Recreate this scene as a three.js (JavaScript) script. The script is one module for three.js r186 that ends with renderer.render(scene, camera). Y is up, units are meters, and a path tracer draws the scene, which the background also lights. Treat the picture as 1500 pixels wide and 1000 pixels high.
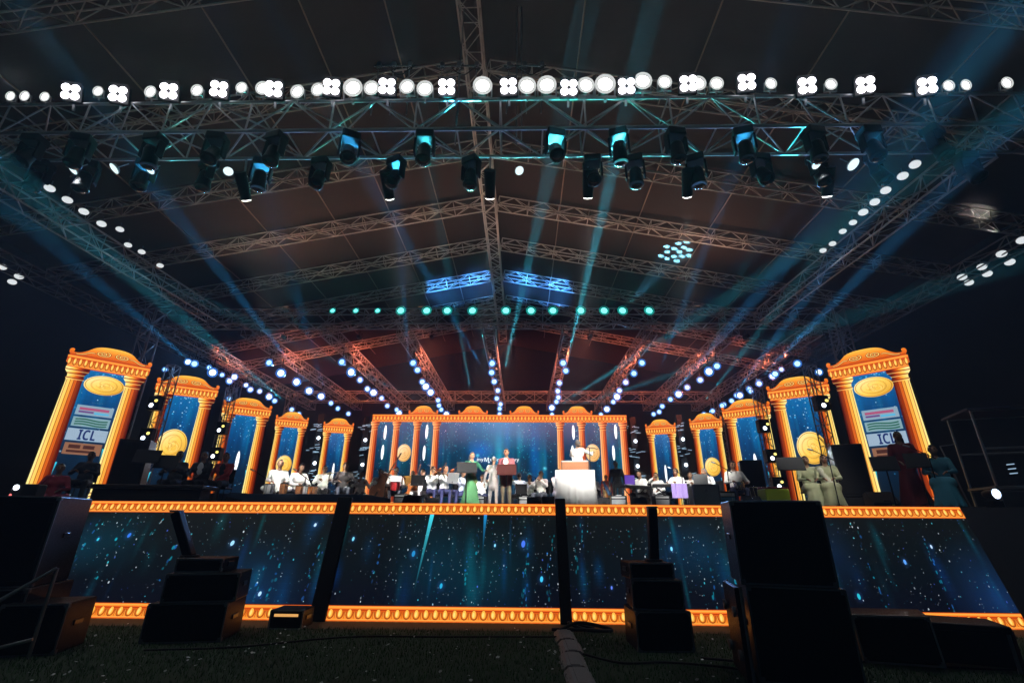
import * as THREE from 'three';
import { mergeGeometries } from 'three/addons/utils/BufferGeometryUtils.js';
import { RoundedBoxGeometry } from 'three/addons/geometries/RoundedBoxGeometry.js';
import { MarchingCubes } from 'three/addons/objects/MarchingCubes.js';
import { RectAreaLightUniformsLib } from 'three/addons/lights/RectAreaLightUniformsLib.js';

// ---------------------------------------------------------------- camera, night sky, haze, exposure
const W = 1024, H = 682;
const FOCAL = 680, PITCH = THREE.MathUtils.degToRad(21), YAW = THREE.MathUtils.degToRad(1.3), ROLL = THREE.MathUtils.degToRad(0.45);
const EYE = new THREE.Vector3(1.25, 1.55, 0);
const scene = new THREE.Scene();
const camera = new THREE.PerspectiveCamera(2 * Math.atan(500 / FOCAL) * 180 / Math.PI, W / H, 0.1, 400);
camera.position.copy(EYE);
camera.rotation.set(PITCH, YAW, ROLL, 'YXZ');
camera.updateMatrixWorld(true);
const renderer = new THREE.WebGLRenderer({ antialias: true });
renderer.setSize(W, H);
renderer.toneMapping = THREE.LinearToneMapping;
renderer.toneMappingExposure = 1.0;
renderer.shadowMap.enabled = true;
RectAreaLightUniformsLib.init();
{ // overcast night sky: one dark blue-grey, a little lighter towards the horizon all round
  const w = 64, h = 32, data = new Float32Array(w * h * 4);
  for (let j = 0; j < h; j++) for (let i = 0; i < w; i++) {
    const up = Math.abs((j + 0.5) / h - 0.5) * 2, k = 0.0006 * (1.25 - 0.4 * up), o = (j * w + i) * 4;
    data[o] = k * 0.8; data[o + 1] = k * 0.95; data[o + 2] = k * 1.25; data[o + 3] = 1;
  }
  const t = new THREE.DataTexture(data, w, h, THREE.RGBAFormat, THREE.FloatType);
  t.mapping = THREE.EquirectangularReflectionMapping; t.magFilter = THREE.LinearFilter; t.needsUpdate = true;
  scene.background = t; scene.environment = t;
}
scene.fog = new THREE.FogExp2(0xeef4ff, 0.0014);   // stage haze in which the beams show

// ---------------------------------------------------------------- helpers
const V = (x, y, z) => new THREE.Vector3(x, y, z);
let seed = 20240;
const rnd = () => { seed = (seed + 0x6d2b79f5) | 0; let t = Math.imul(seed ^ (seed >>> 15), 1 | seed); t = (t + Math.imul(t ^ (t >>> 7), 61 | t)) ^ t; return ((t ^ (t >>> 14)) >>> 0) / 4294967296; };
const rr = (a, b) => a + (b - a) * rnd();
// a photo pixel gives a direction; the point comes from the height or the depth (metres in front of the camera) of the thing it lies on
const ray = (px, py) => V(px - 750, 500 - py, -FOCAL).applyQuaternion(camera.quaternion);
const onY = (px, py, y) => { const d = ray(px, py); return EYE.clone().addScaledVector(d, (y - EYE.y) / d.y); };
const onD = (px, py, dep) => { const d = ray(px, py); return EYE.clone().addScaledVector(d, -dep / d.z); };

const taken = {};
const numbered = (n) => { const k = taken[n] = (taken[n] ?? -1) + 1; return k ? n + '_' + String(k).padStart(3, '0') : n; };
const shade = (o) => { o.castShadow = true; o.receiveShadow = true; return o; };
function thing(name, label, category, pos = [0, 0, 0], turn = 0, group) {
  const o = new THREE.Group(); o.name = numbered(name); scene.add(o);
  o.position.set(...(pos.isVector3 ? pos.toArray() : pos)); o.rotation.y = turn;
  o.userData = { label, category }; if (group) o.userData.group = group;
  return o;
}
function part(name, geo, mat, parent, pos, rot, scale) {
  const m = shade(new THREE.Mesh(geo, mat)); m.name = name;
  if (pos) m.position.set(...(pos.isVector3 ? pos.toArray() : pos));
  if (rot) m.rotation.set(...rot);
  if (scale) m.scale.set(...scale);
  parent.add(m); return m;
}
function single(name, geo, mat, label, category, pos, rot, group) {
  const m = shade(new THREE.Mesh(geo, mat)); m.name = numbered(name); scene.add(m);
  if (pos) m.position.set(...(pos.isVector3 ? pos.toArray() : pos)); if (rot) m.rotation.set(...rot);
  m.userData = { label, category }; if (group) m.userData.group = group; return m;
}
function struct(name, geo, mat, pos, rot) {
  const m = shade(new THREE.Mesh(geo, mat)); m.name = numbered(name); scene.add(m);
  if (pos) m.position.set(...pos); if (rot) m.rotation.set(...rot); m.userData = { kind: 'structure' }; return m;
}
function copy(o, label, pos, turn) {
  const c = o.clone(); c.name = numbered(o.name.replace(/_\d{3}$/, '')); c.userData = { ...o.userData }; scene.add(c);
  if (label) c.userData.label = label;
  if (pos) c.position.set(...(pos.isVector3 ? pos.toArray() : pos)); if (turn !== undefined) c.rotation.y = turn; return c;
}
const box = (w, h, d) => new THREE.BoxGeometry(w, h, d);
const rbox = (w, h, d, r = 0.02) => new RoundedBoxGeometry(w, h, d, 2, Math.min(r, w / 2.1, h / 2.1, d / 2.1));
const cyl = (r0, r1, h, n = 16) => new THREE.CylinderGeometry(r0, r1, h, n);
const at = (g, x, y, z, rx = 0, ry = 0, rz = 0) => g.applyMatrix4(new THREE.Matrix4().makeRotationFromEuler(new THREE.Euler(rx, ry, rz)).setPosition(x, y, z));
const merge = (list) => mergeGeometries(list.map((g) => { const n = g.index ? g.toNonIndexed() : g; for (const k of Object.keys(n.attributes)) if (!['position', 'normal', 'uv', 'color'].includes(k)) n.deleteAttribute(k); return n; }));
const UPV = V(0, 1, 0);
function rodMatrix(a, b, r) { // a unit cylinder laid from a to b
  const d = b.clone().sub(a), L = d.length();
  return new THREE.Matrix4().compose(a.clone().add(b).multiplyScalar(0.5), new THREE.Quaternion().setFromUnitVectors(UPV, d.normalize()), V(r, L, r));
}
const UNIT8 = cyl(1, 1, 1, 8), UNIT6 = cyl(1, 1, 1, 6), UNIT5 = cyl(1, 1, 1, 5);
function rod(name, a, b, r, mat, parent, geo = UNIT6) {
  const m = shade(new THREE.Mesh(geo, mat)); m.name = name; rodMatrix(a, b, r).decompose(m.position, m.quaternion, m.scale); parent.add(m); return m;
}
const tube = (pts, r, n = 24, k = 6) => new THREE.TubeGeometry(new THREE.CatmullRomCurve3(pts.map((p) => V(...p))), n, r, k);

const canvas = (w, h, draw) => { const c = document.createElement('canvas'); c.width = w; c.height = h; draw(c.getContext('2d'), w, h); return c; };
function tex(w, h, draw, srgb = true, wrap = false) {
  const t = new THREE.CanvasTexture(canvas(w, h, draw)); if (srgb) t.colorSpace = THREE.SRGBColorSpace;
  if (wrap) t.wrapS = t.wrapT = THREE.RepeatWrapping; t.magFilter = THREE.LinearFilter; return t;
}
const std = (color, roughness = 0.7, metalness = 0, more = {}) => new THREE.MeshStandardMaterial({ color, roughness, metalness, ...more });
const lin = (r, g, b) => new THREE.Color().setRGB(r, g, b);
const glow = (color, k, map) => new THREE.MeshStandardMaterial({ color: 0x050505, roughness: 0.6, emissive: color, emissiveIntensity: k, ...(map ? { emissiveMap: map } : {}) });

const M = {
  alu: std(lin(0.52, 0.53, 0.55), 0.42, 0.75), aluDull: std(lin(0.36, 0.35, 0.34), 0.6, 0.5), aluWarm: std(lin(0.6, 0.55, 0.5), 0.55, 0.35),
  black: new THREE.MeshPhysicalMaterial({ color: lin(0.012, 0.012, 0.013), roughness: 0.75, specularIntensity: 0.35 }), blackMatt: new THREE.MeshPhysicalMaterial({ color: lin(0.01, 0.01, 0.011), roughness: 0.95, specularIntensity: 0.25 }), standWood: new THREE.MeshPhysicalMaterial({ color: lin(0.05, 0.012, 0.01), roughness: 0.8, specularIntensity: 0.3 }), blackGloss: std(lin(0.012, 0.012, 0.014), 0.28),
  steel: std(lin(0.35, 0.36, 0.38), 0.4, 0.8), chrome: std(lin(0.7, 0.7, 0.72), 0.22, 1), grey: std(lin(0.16, 0.17, 0.18), 0.6), ash: std(lin(0.32, 0.33, 0.34), 0.7),
  white: std(lin(0.75, 0.74, 0.72), 0.8), wood: std(lin(0.22, 0.085, 0.032), 0.42), darkWood: std(lin(0.10, 0.035, 0.014), 0.38),
  varnish: std(lin(0.33, 0.10, 0.025), 0.25), yellow: std(lin(0.42, 0.52, 0.03), 0.5), purple: std(lin(0.28, 0.2, 0.5), 0.8), brown: std(lin(0.25, 0.12, 0.02), 0.6), cyanCase: std(lin(0.05, 0.18, 0.3), 0.5),
};
{ // fabrics and cases get a fine relief
  const relief = tex(128, 128, (g, w, h) => { const im = g.createImageData(w, h); for (let i = 0; i < w * h; i++) { const v = 90 + 120 * rnd(); im.data.set([v, v, v, 255], i * 4); } g.putImageData(im, 0, 0); }, false, true);
  for (const m of [M.black, M.blackMatt]) { m.bumpMap = relief; m.bumpScale = 0.0012; m.roughnessMap = relief; }
}

// lamps: a spot in front of a lens
function spot(pos, target, color, cd, half, soft = 0.4, radius = 2) {
  const s = new THREE.SpotLight(color, cd, 0, THREE.MathUtils.degToRad(half), soft, 2);
  s.name = 'lamp'; s.position.copy(pos); s.target.position.copy(target); s.castShadow = true; s.shadow.radius = radius;
  scene.add(s); scene.add(s.target); return s;
}
function point(pos, color, cd, radius = 2) { const p = new THREE.PointLight(color, cd, 0, 2); p.name = 'lamp'; p.position.copy(pos); p.castShadow = true; p.shadow.radius = radius; scene.add(p); return p; }

// ---------------------------------------------------------------- ground
const groundTex = tex(1024, 1024, (g, w, h) => {
  g.fillStyle = '#1f3318'; g.fillRect(0, 0, w, h);
  for (let i = 0; i < 26000; i++) { const x = rnd() * w, y = rnd() * h, v = rnd(); g.strokeStyle = `rgba(${30 + 40 * v | 0},${44 + 50 * v | 0},${16 + 20 * v | 0},.55)`; g.lineWidth = 1; g.beginPath(); g.moveTo(x, y); g.lineTo(x + rr(-7, 7), y + rr(-7, 7)); g.stroke(); }
  for (let i = 0; i < 260; i++) { g.fillStyle = `rgba(${52 + rnd() * 25 | 0},${40 + rnd() * 15 | 0},24,${0.05 + 0.12 * rnd()})`; g.beginPath(); g.ellipse(rnd() * w, rnd() * h, rr(8, 50), rr(6, 30), rnd() * 3, 0, 7); g.fill(); }
}, true, true);
groundTex.repeat.set(60, 60);
struct('ground', new THREE.PlaneGeometry(240, 240), new THREE.MeshStandardMaterial({ map: groundTex, roughness: 0.95, bumpMap: groundTex, bumpScale: 0.012 }), [0, 0, -40], [-Math.PI / 2, 0, 0]);
struct('matting', new THREE.PlaneGeometry(19, 0.55, 40, 2), std(lin(0.07, 0.045, 0.02), 0.95), [0.4, 0.004, -8.26], [-Math.PI / 2, 0, 0]);
{ // lawn and the scraps blown over it
  const blade = new THREE.BufferGeometry(); blade.setAttribute('position', new THREE.Float32BufferAttribute([-0.004, 0, 0, 0.004, 0, 0, 0.002, 0.045, 0.012], 3)); blade.computeVertexNormals();
  const n = 42000, g = new THREE.InstancedMesh(blade, std(0xffffff, 0.85), n), m = new THREE.Matrix4(), q = new THREE.Quaternion(), c = new THREE.Color();
  for (let i = 0; i < n; i++) {
    q.setFromEuler(new THREE.Euler(rr(-0.5, 0.5), rnd() * 6.3, rr(-0.4, 0.4))); const s = rr(0.5, 1.3);
    m.compose(V(rr(-6.5, 8.5), 0, rr(-8.0, -4.9)), q, V(s, s, s)); g.setMatrixAt(i, m); const k = rr(0.6, 1.3); g.setColorAt(i, c.setRGB(0.03 * k, 0.085 * k, 0.022 * k));
  }
  g.name = 'lawn_grass'; g.userData = { kind: 'stuff', label: 'short dark lawn grass in front of the stage', category: 'grass' }; scene.add(shade(g));
  const flake = new THREE.CircleGeometry(0.02, 5); flake.rotateX(-1.4);
  const p = 420, f = new THREE.InstancedMesh(flake, std(0xffffff, 0.8, 0, { side: THREE.DoubleSide }), p);
  for (let i = 0; i < p; i++) { q.setFromEuler(new THREE.Euler(rr(-0.4, 0.4), rnd() * 6.3, rr(-0.4, 0.4))); const s = rr(0.3, 1.1); m.compose(V(rr(-6, 7.5), 0.03, -4.9 - 3.2 * Math.pow(rnd(), 1.5)), q, V(s * rr(0.6, 1.5), s, s)); f.setMatrixAt(i, m); const k = rr(0.4, 0.85); f.setColorAt(i, c.setRGB(k, k, k * 0.95)); }
  f.name = 'paper_scraps'; f.userData = { kind: 'stuff', label: 'small pale paper scraps and petals scattered over the lawn', category: 'litter' }; scene.add(shade(f));
}

// ---------------------------------------------------------------- stage
const ST = 1.83, FRONT = 9.1;
const deckTex = tex(512, 512, (g, w, h) => { g.fillStyle = '#1c1d20'; g.fillRect(0, 0, w, h); for (let i = 0; i < 3000; i++) { g.fillStyle = `rgba(${rnd() < 0.5 ? '60,62,68' : '8,8,9'},${0.12 * rnd()})`; g.fillRect(rnd() * w, rnd() * h, rr(1, 20), rr(1, 3)); } }, true, true);
deckTex.repeat.set(0.25, 0.25);
const stage = thing('stage', 'wide black stage deck carrying the band and the arches', 'stage', [0, 0, -FRONT]);
part('deck', box(27, 0.12, 19.4), new THREE.MeshStandardMaterial({ map: deckTex, roughness: 0.5 }), stage, [0, ST - 0.06, -9.75]);
part('understructure', box(26.8, ST - 0.13, 18.6), M.blackMatt, stage, [0, (ST - 0.13) / 2, -10]);
{ // black side skirts that continue the slope of the front screen
  for (const [x0, x1] of [[-13.4, -6.98], [9.16, 13.4]]) {
    const s = new THREE.Shape([new THREE.Vector2(0, 0.005), new THREE.Vector2(0.55, 0.005), new THREE.Vector2(0, ST - 0.01)]);
    const g = new THREE.ExtrudeGeometry(s, { depth: x1 - x0, bevelEnabled: false, steps: 40 }); g.rotateY(-Math.PI / 2);
    const p = part('side_skirt', g, std(lin(0.03, 0.032, 0.04), 0.75), stage); g.computeBoundingBox(); p.position.set(x0 - g.boundingBox.min.x, 0, 0.02);
  }
}

// ---------------------------------------------------------------- what the screens show (print on light-giving faces)
function stars(g, w, h, n, a, b) { for (let i = 0; i < n; i++) { const r = rr(a, b), v = rnd(); g.fillStyle = v < 0.6 ? `rgba(235,248,255,${rr(0.5, 1)})` : v < 0.85 ? `rgba(80,220,240,${rr(0.4, 1)})` : `rgba(90,120,255,${rr(0.4, 0.9)})`; g.beginPath(); g.ellipse(rnd() * w, rnd() * h, r, r * rr(1, 1.5), 0, 0, 7); g.fill(); } }
function curtain(g, x, y, w, h, col, a) { const q = g.createLinearGradient(x - w / 2, 0, x + w / 2, 0); q.addColorStop(0, `rgba(${col},0)`); q.addColorStop(0.5, `rgba(${col},${a})`); q.addColorStop(1, `rgba(${col},0)`); g.fillStyle = q; for (let k = 0; k < 12; k++) { g.globalAlpha = 1 - Math.abs(k - 5.5) / 6.2; g.fillRect(x - w / 2, y + h * k / 12, w, h / 12 + 1); } g.globalAlpha = 1; }
function streak(g, x, y, len, wd, lean, col) { const q = g.createLinearGradient(x, y, x + lean, y + len); q.addColorStop(0, `rgba(${col},.95)`); q.addColorStop(0.35, `rgba(${col},.55)`); q.addColorStop(1, `rgba(${col},0)`); g.fillStyle = q; g.beginPath(); g.moveTo(x - wd, y); g.lineTo(x + wd, y); g.lineTo(x + lean, y + len); g.fill(); }
function cloudlet(g, x, y, r, col, a) { const q = g.createRadialGradient(x, y, 0, x, y, r); q.addColorStop(0, `rgba(${col},${a})`); q.addColorStop(1, `rgba(${col},0)`); g.fillStyle = q; g.fillRect(x - r, y - r, 2 * r, 2 * r); }
function frontPicture(w, h, spec) {
  return tex(w, h, (g) => {
    const b = g.createLinearGradient(0, 0, 0, h); b.addColorStop(0, '#0b0f10'); b.addColorStop(0.25, '#080e11'); b.addColorStop(0.6, '#050d14'); b.addColorStop(1, '#050815'); g.fillStyle = b; g.fillRect(0, 0, w, h);
    for (let i = 0; i < spec.mist; i++) curtain(g, rnd() * w, rr(-0.2, 0.6) * h, rr(14, 90), rr(0.3, 0.9) * h, ['8,100,120', '5,70,130', '6,120,130', '10,60,140'][i % 4], rr(0.1, 0.5));
    for (const [x, y, r, c, a] of spec.clouds ?? []) cloudlet(g, x * w, y * h, r * h, c, a);
    g.globalAlpha = 0.85; stars(g, w, h, spec.stars * 1.1 | 0, 0.7, 1.7); stars(g, w, h, spec.stars / 10 | 0, 1.8, 3); g.globalAlpha = 1;
    for (const [x, y, len, wd, lean, c] of spec.streaks ?? []) streak(g, x * w, y * h, len * h, wd, lean, c);
    for (let i = 0; i < spec.drops; i++) { const x = rnd() * w, n = 4 + rnd() * 14 | 0, y0 = rnd() * h * 0.5; for (let k = 0; k < n; k++) { g.fillStyle = `rgba(${rnd() < 0.6 ? '20,190,215' : '40,130,235'},${rr(0.15, 0.6)})`; g.beginPath(); g.ellipse(x + rr(-9, 9) - k * 1.5, y0 + k * rr(14, 24), rr(1.5, 5), rr(2.5, 9), 0.15, 0, 7); g.fill(); } }
    for (const [x, y, r, c] of spec.blobs ?? []) { g.fillStyle = c; g.beginPath(); g.ellipse(x * w, y * h, r * 0.7, r, 0.2, 0, 7); g.fill(); cloudlet(g, x * w, y * h, r * 2.6, '60,140,255', 0.3); }
  });
}
const mouldingTex = tex(1024, 128, (g, w, h) => { // egg-and-dart band, eight eggs, as shown on the screens
  const b = g.createLinearGradient(0, 0, 0, h); b.addColorStop(0, '#d8480e'); b.addColorStop(0.09, '#ffb24c'); b.addColorStop(0.2, '#ff7d22'); b.addColorStop(0.28, '#a82a08'); b.addColorStop(0.34, '#d65a14'); b.addColorStop(0.84, '#f08a26'); b.addColorStop(0.88, '#ffb152'); b.addColorStop(0.94, '#f07a2a'); b.addColorStop(1, '#c94a12');
  g.fillStyle = b; g.fillRect(0, 0, w, h);
  for (let k = 0; k < 8; k++) {
    const x = (k + 0.5) * w / 8;
    g.strokeStyle = '#7d2407'; g.lineWidth = 7; g.beginPath(); g.moveTo(x - 50, h * 0.38); g.bezierCurveTo(x - 46, h * 0.74, x - 22, h * 0.84, x, h * 0.84); g.bezierCurveTo(x + 22, h * 0.84, x + 46, h * 0.74, x + 50, h * 0.38); g.stroke();
    g.fillStyle = '#ffb849'; g.beginPath(); g.ellipse(x, h * 0.5, 30, 36, 0, 0, 7); g.fill(); g.strokeStyle = '#99380c'; g.lineWidth = 4; g.stroke();
    g.fillStyle = '#ffd877'; g.beginPath(); g.ellipse(x - 6, h * 0.53, 14, 22, 0.2, 0, 7); g.fill();
    g.strokeStyle = '#8a2c08'; g.lineWidth = 5; g.beginPath(); g.moveTo(x + w / 16, h * 0.4); g.lineTo(x + w / 16, h * 0.84); g.stroke(); g.strokeStyle = '#ffc860'; g.lineWidth = 4; g.beginPath(); g.moveTo(x + w / 16 + 6, h * 0.42); g.lineTo(x + w / 16 + 6, h * 0.8); g.stroke();
  }
}, true, true);
const band = (rx) => { const t = mouldingTex.clone(); t.repeat.set(rx, 1); t.needsUpdate = true; return t; };

// ---------------------------------------------------------------- sloping front screens, in three lengths
const SLOPE = -Math.atan2(0.55, ST - 0.02), RUN = Math.hypot(0.55, ST - 0.02);
function frontScreen(x0, x1, label, picture) {
  const L = x1 - x0, o = thing('led_front_screen', label, 'screen', [(x0 + x1) / 2, 0.01, -FRONT + 0.6], 0, 'sloping screens along the stage front');
  o.rotation.x = SLOPE;
  part('cabinet', box(L, RUN, 0.08), M.blackMatt, o, [0, RUN / 2, -0.05]);
  part('screen_face', box(L, RUN - 0.43, 0.012), glow(0xffffff, 1.15, picture), o, [0, 0.232 + (RUN - 0.43) / 2, 0]);
  part('lower_border', box(L, 0.22, 0.02), glow(0xffffff, 1.15, band(L / 1.24)), o, [0, 0.112, 0.002]);
  part('upper_border', box(L, 0.2, 0.02), glow(0xffffff, 1.15, band(L / 1.0)), o, [0, RUN - 0.1, 0.002]);
  const a = new THREE.RectAreaLight(0xff9a48, 0.25, L, 0.2); a.name = 'screen_lamp'; a.position.set((x0 + x1) / 2, 0.14, -FRONT + 0.68); a.lookAt((x0 + x1) / 2, 0.1, 10); scene.add(a);
  return o;
}
{
  const xa = onD(497, 745, FRONT).x, xb = onD(514, 745, FRONT).x, xc = onD(815, 748, FRONT).x, xd = onD(826, 748, FRONT).x;
  frontScreen(-6.94, xa, 'sloping star-field screen under the seated men and drums, ends at a broad black post', frontPicture(1024, 320, { mist: 16, stars: 330, drops: 9, clouds: [[0.76, 0.95, 0.75, '20,100,170', 0.4], [0.2, 0.3, 0.5, '10,90,120', 0.3], [0.08, 0.4, 0.4, '10,80,110', 0.4]], blobs: [[0.24, 0.28, 9, '#2f6fe0'], [0.93, 0.14, 7, '#eafcff'], [0.64, 0.36, 10, '#bff6ff'], [0.8, 0.9, 8, '#d8fbff'], [0.13, 0.33, 6, '#35e0e0']] }));
  frontScreen(xb, xc, 'sloping star-field screen below the green dress and grey suit, between black posts', frontPicture(1024, 320, { mist: 18, stars: 340, drops: 7, clouds: [[0.45, 0.6, 0.8, '8,80,110', 0.4], [0.7, 0.7, 0.7, '8,90,110', 0.35]], streaks: [[0.405, 0, 0.95, 10, -46, '70,230,250'], [0.66, 0, 0.5, 8, -6, '30,150,220']], blobs: [[0.34, 0.46, 11, '#1c86b4'], [0.84, 0.34, 13, '#4b6fe8'], [0.71, 0.36, 6, '#a8ffff'], [0.05, 0.3, 8, '#8df0f5'], [0.92, 0.72, 10, '#3fd6f0'], [0.48, 0.8, 9, '#1fb4d0']] }));
  frontScreen(xd, 9.14, 'long sloping star-field screen running from the thin black post to the far skirt', frontPicture(2048, 320, { mist: 34, stars: 620, drops: 10, clouds: [[0.97, 0.9, 0.75, '30,80,150', 0.5], [0.33, 0.4, 0.5, '10,100,160', 0.32], [0.25, 0.4, 0.5, '10,80,140', 0.28], [0.64, 0.4, 0.5, '14,60,130', 0.28]], blobs: [[0.62, 0.44, 13, '#3f6fe8'], [0.255, 0.38, 8, '#8df4ff'], [0.88, 0.33, 7, '#e8f8ff'], [0.66, 0.86, 10, '#20c8c0'], [0.6, 0.05, 8, '#59b9f0'], [0.8, 0.5, 9, '#66a8ff'], [0.1, 0.8, 6, '#6c7cf0']] }));
  for (const [x0, x1, n] of [[xa, xb, 'broad black post covering the joint of the front screens'], [xc, xd, 'thin black post covering the joint of the front screens']]) {
    const p = single('screen_post', rbox(x1 - x0 + 0.05, RUN + 0.1, 0.09, 0.02), M.blackMatt, n, 'post', [(x0 + x1) / 2, 0.01, -FRONT + 0.63]);
    p.geometry.translate(0, (RUN + 0.1) / 2, 0); p.rotation.x = SLOPE;
  }
}

// ---------------------------------------------------------------- roof canopy and trusses
const RIDGE = 13.95, FALL = 0.195, EAVE = 17.2;
const roofTex = tex(512, 512, (g, w, h) => { g.fillStyle = '#33231f'; g.fillRect(0, 0, w, h); for (let i = 0; i < 1600; i++) { g.fillStyle = `rgba(${rnd() < 0.5 ? '74,52,45' : '20,13,12'},${0.10 * rnd()})`; g.fillRect(rnd() * w, rnd() * h, rr(2, 60), rr(1, 5)); } }, true, true);
{
  const canopy = thing('roof_canopy', 'dark brown fabric canopy stretched over the roof rafters', 'canopy');
  for (const s of [-1, 1]) {
    const L = Math.hypot(EAVE, EAVE * FALL), g = new THREE.BoxGeometry(L, 0.03, 27.4, 30, 1, 40), a = g.attributes.position, uv = g.attributes.uv;
    for (let i = 0; i < a.count; i++) { const x = a.getX(i), z = a.getZ(i); a.setY(i, a.getY(i) - 0.05 * Math.abs(Math.sin(z * Math.PI / 3 + 0.7)) + 0.015 * Math.sin(x * 2.1 + z)); uv.setXY(i, x / 3, z / 3); }
    g.computeVertexNormals();
    part('roof_sheet', g, new THREE.MeshStandardMaterial({ map: roofTex, roughness: 0.85, side: THREE.DoubleSide }), canopy, [s * EAVE / 2, RIDGE - EAVE * FALL / 2 + 0.12, -19.3], [0, 0, -s * Math.atan(FALL)]);
  }
}
// A box truss from a to b. Where single struts can be told apart each is a part; on far trusses they form one lacing.
function truss(name, label, a, b, { w = 0.6, h = 0.6, bay = 0.7, r = 0.03, rb = 0.016, apart = false, mat = M.alu, tri = false, group = 'aluminium roof and lighting trusses' } = {}) {
  const o = thing(name, label, 'truss', a, 0, group), ax = b.clone().sub(a), L = ax.length(); ax.normalize();
  const side = Math.abs(ax.y) > 0.95 ? V(1, 0, 0) : V(-ax.z, 0, ax.x).normalize(), up = side.clone().cross(ax).normalize(); if (up.y < 0) up.negate();
  const at3 = (t, u, v) => ax.clone().multiplyScalar(t).addScaledVector(side, u).addScaledVector(up, v);
  const corners = tri ? [[-w / 2, -h / 2], [w / 2, -h / 2], [0, h / 2]] : [[-w / 2, -h / 2], [w / 2, -h / 2], [w / 2, h / 2], [-w / 2, h / 2]], n = Math.max(2, Math.round(L / bay)), list = [];
  corners.forEach(([u, v]) => rod('chord', at3(0, u, v), at3(L, u, v), r, mat, o, UNIT8));
  corners.forEach((c, k) => {
    const d = corners[(k + 1) % corners.length];
    for (let i = 0; i < n; i++) {
      const t0 = L * i / n, t1 = L * (i + 1) / n, flip = (i + k) % 2;
      list.push([at3(t0, ...(flip ? c : d)), at3(t1, ...(flip ? d : c))]);
      if (i % 2 === 0 || (apart && k === 0)) list.push([at3(t0, ...c), at3(t0, ...d)]);
    }
    list.push([at3(L, ...c), at3(L, ...d)]);
  });
  if (apart) list.forEach(([p, q]) => rod('strut', p, q, rb, mat, o, UNIT6));
  else { const m = part('lacing', merge(list.map(([p, q]) => UNIT5.clone().applyMatrix4(rodMatrix(p, q, rb)))), mat, o); m.userData.kind = 'stuff'; }
  return o;
}
const FT = 6.85, TB = 8.55, FH = 0.76, FW = 0.72;   // front truss: depth, height of its lower chords, its box
truss('front_truss', 'large horizontal box truss carrying the row of white floodlights', V(-12.4, TB + FH / 2, -FT - FW / 2), V(12.4, TB + FH / 2, -FT - FW / 2), { w: FW, h: FH, bay: 0.82, r: 0.032, rb: 0.018, apart: true });
truss('side_truss', 'lighting truss running back over the darkest men from the front truss', V(-10.9, 8.75, -7.65), V(-10.55, 8.75, -16.0), { w: 0.45, h: 0.5, bay: 0.55, r: 0.026, rb: 0.013, apart: true });
truss('side_truss', 'lighting truss running back over the woman in red from the front truss', V(10.7, 8.75, -7.65), V(10.3, 8.75, -16.0), { w: 0.45, h: 0.5, bay: 0.55, r: 0.026, rb: 0.013, apart: true });
truss('middle_truss', 'horizontal box truss with a row of turquoise lamps on top', V(-13.0, 8.78, -16.4), V(13.0, 8.78, -16.4), { w: 0.55, h: 0.62, bay: 0.68, r: 0.028, rb: 0.015, apart: true });
truss('rear_truss', 'far horizontal truss above the main screen behind the hanging trusses', V(-12.6, 8.5, -27.6), V(12.6, 8.5, -27.6), { w: 0.5, h: 0.6, bay: 0.8, r: 0.028, rb: 0.015, mat: M.aluDull });
for (const s of [-1, 1]) {
  truss('eave_truss', s < 0 ? 'dark eave truss outside the side truss over the red cloth' : 'dark eave truss outside the side truss over the woman in red', V(s * EAVE, RIDGE - EAVE * FALL - 0.6, -6.7), V(s * EAVE, RIDGE - EAVE * FALL - 0.6, -30), { w: 0.5, h: 0.5, bay: 0.8, r: 0.028, rb: 0.014, mat: M.aluDull });
  const where = s < 0 ? 'over the red cloth' : 'over the woman in red';
  truss('tower', 'tower truss holding up the front truss ' + where, V(s * 12.1, 0.02, -FT - FW / 2), V(s * 12.1, TB - 0.03, -FT - FW / 2), { w: 0.5, h: 0.5, bay: 0.6, mat: M.aluDull, group: 'support towers' });
  truss('tower', 'tower truss holding up the middle truss ' + where, V(s * 13.2, ST, -16.4), V(s * 13.2, 9.1, -16.4), { w: 0.45, h: 0.45, bay: 0.6, mat: M.aluDull, group: 'support towers' });
  truss('tower', 'tower truss holding up the rear truss ' + where, V(s * 12.9, ST, -27.6), V(s * 12.9, 8.8, -27.6), { w: 0.45, h: 0.45, bay: 0.6, mat: M.aluDull, group: 'support towers' });
  for (const z of [-7, -28.6]) truss('tower', (z < -20 ? 'far' : 'near') + ' tower truss under the eave truss ' + where, V(s * EAVE, 0.02, z), V(s * EAVE, RIDGE - EAVE * FALL - 0.86, z), { w: 0.5, h: 0.5, bay: 0.6, mat: M.aluDull, group: 'support towers' });
}
truss('ridge_truss', 'ridge truss running back under the peak of the canopy', V(-0.05, RIDGE - 0.62, -6.7), V(-0.05, RIDGE - 0.62, -30), { w: 0.5, h: 0.55, bay: 0.6, r: 0.028, rb: 0.015, mat: M.aluWarm });
[6.7, 9.7, 12.7, 15.7, 18.7, 21.7, 24.65, 27.6].forEach((d, i) => {
  const nth = ['foremost', 'second', 'third', 'fourth', 'fifth', 'sixth', 'seventh', 'rearmost'][i];
  for (const s of [-1, 1]) truss('rafter', `${nth} sloping rafter from the ridge to the eave over ${s < 0 ? 'the red cloth' : 'the woman in red'}`, V(s * 0.3, RIDGE - 0.33, -d), V(s * EAVE, RIDGE - EAVE * FALL - 0.27, -d), { w: 0.42, h: 0.42, bay: 0.62, r: 0.026, rb: 0.014, mat: M.aluWarm, group: 'roof rafters' });
});
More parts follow.
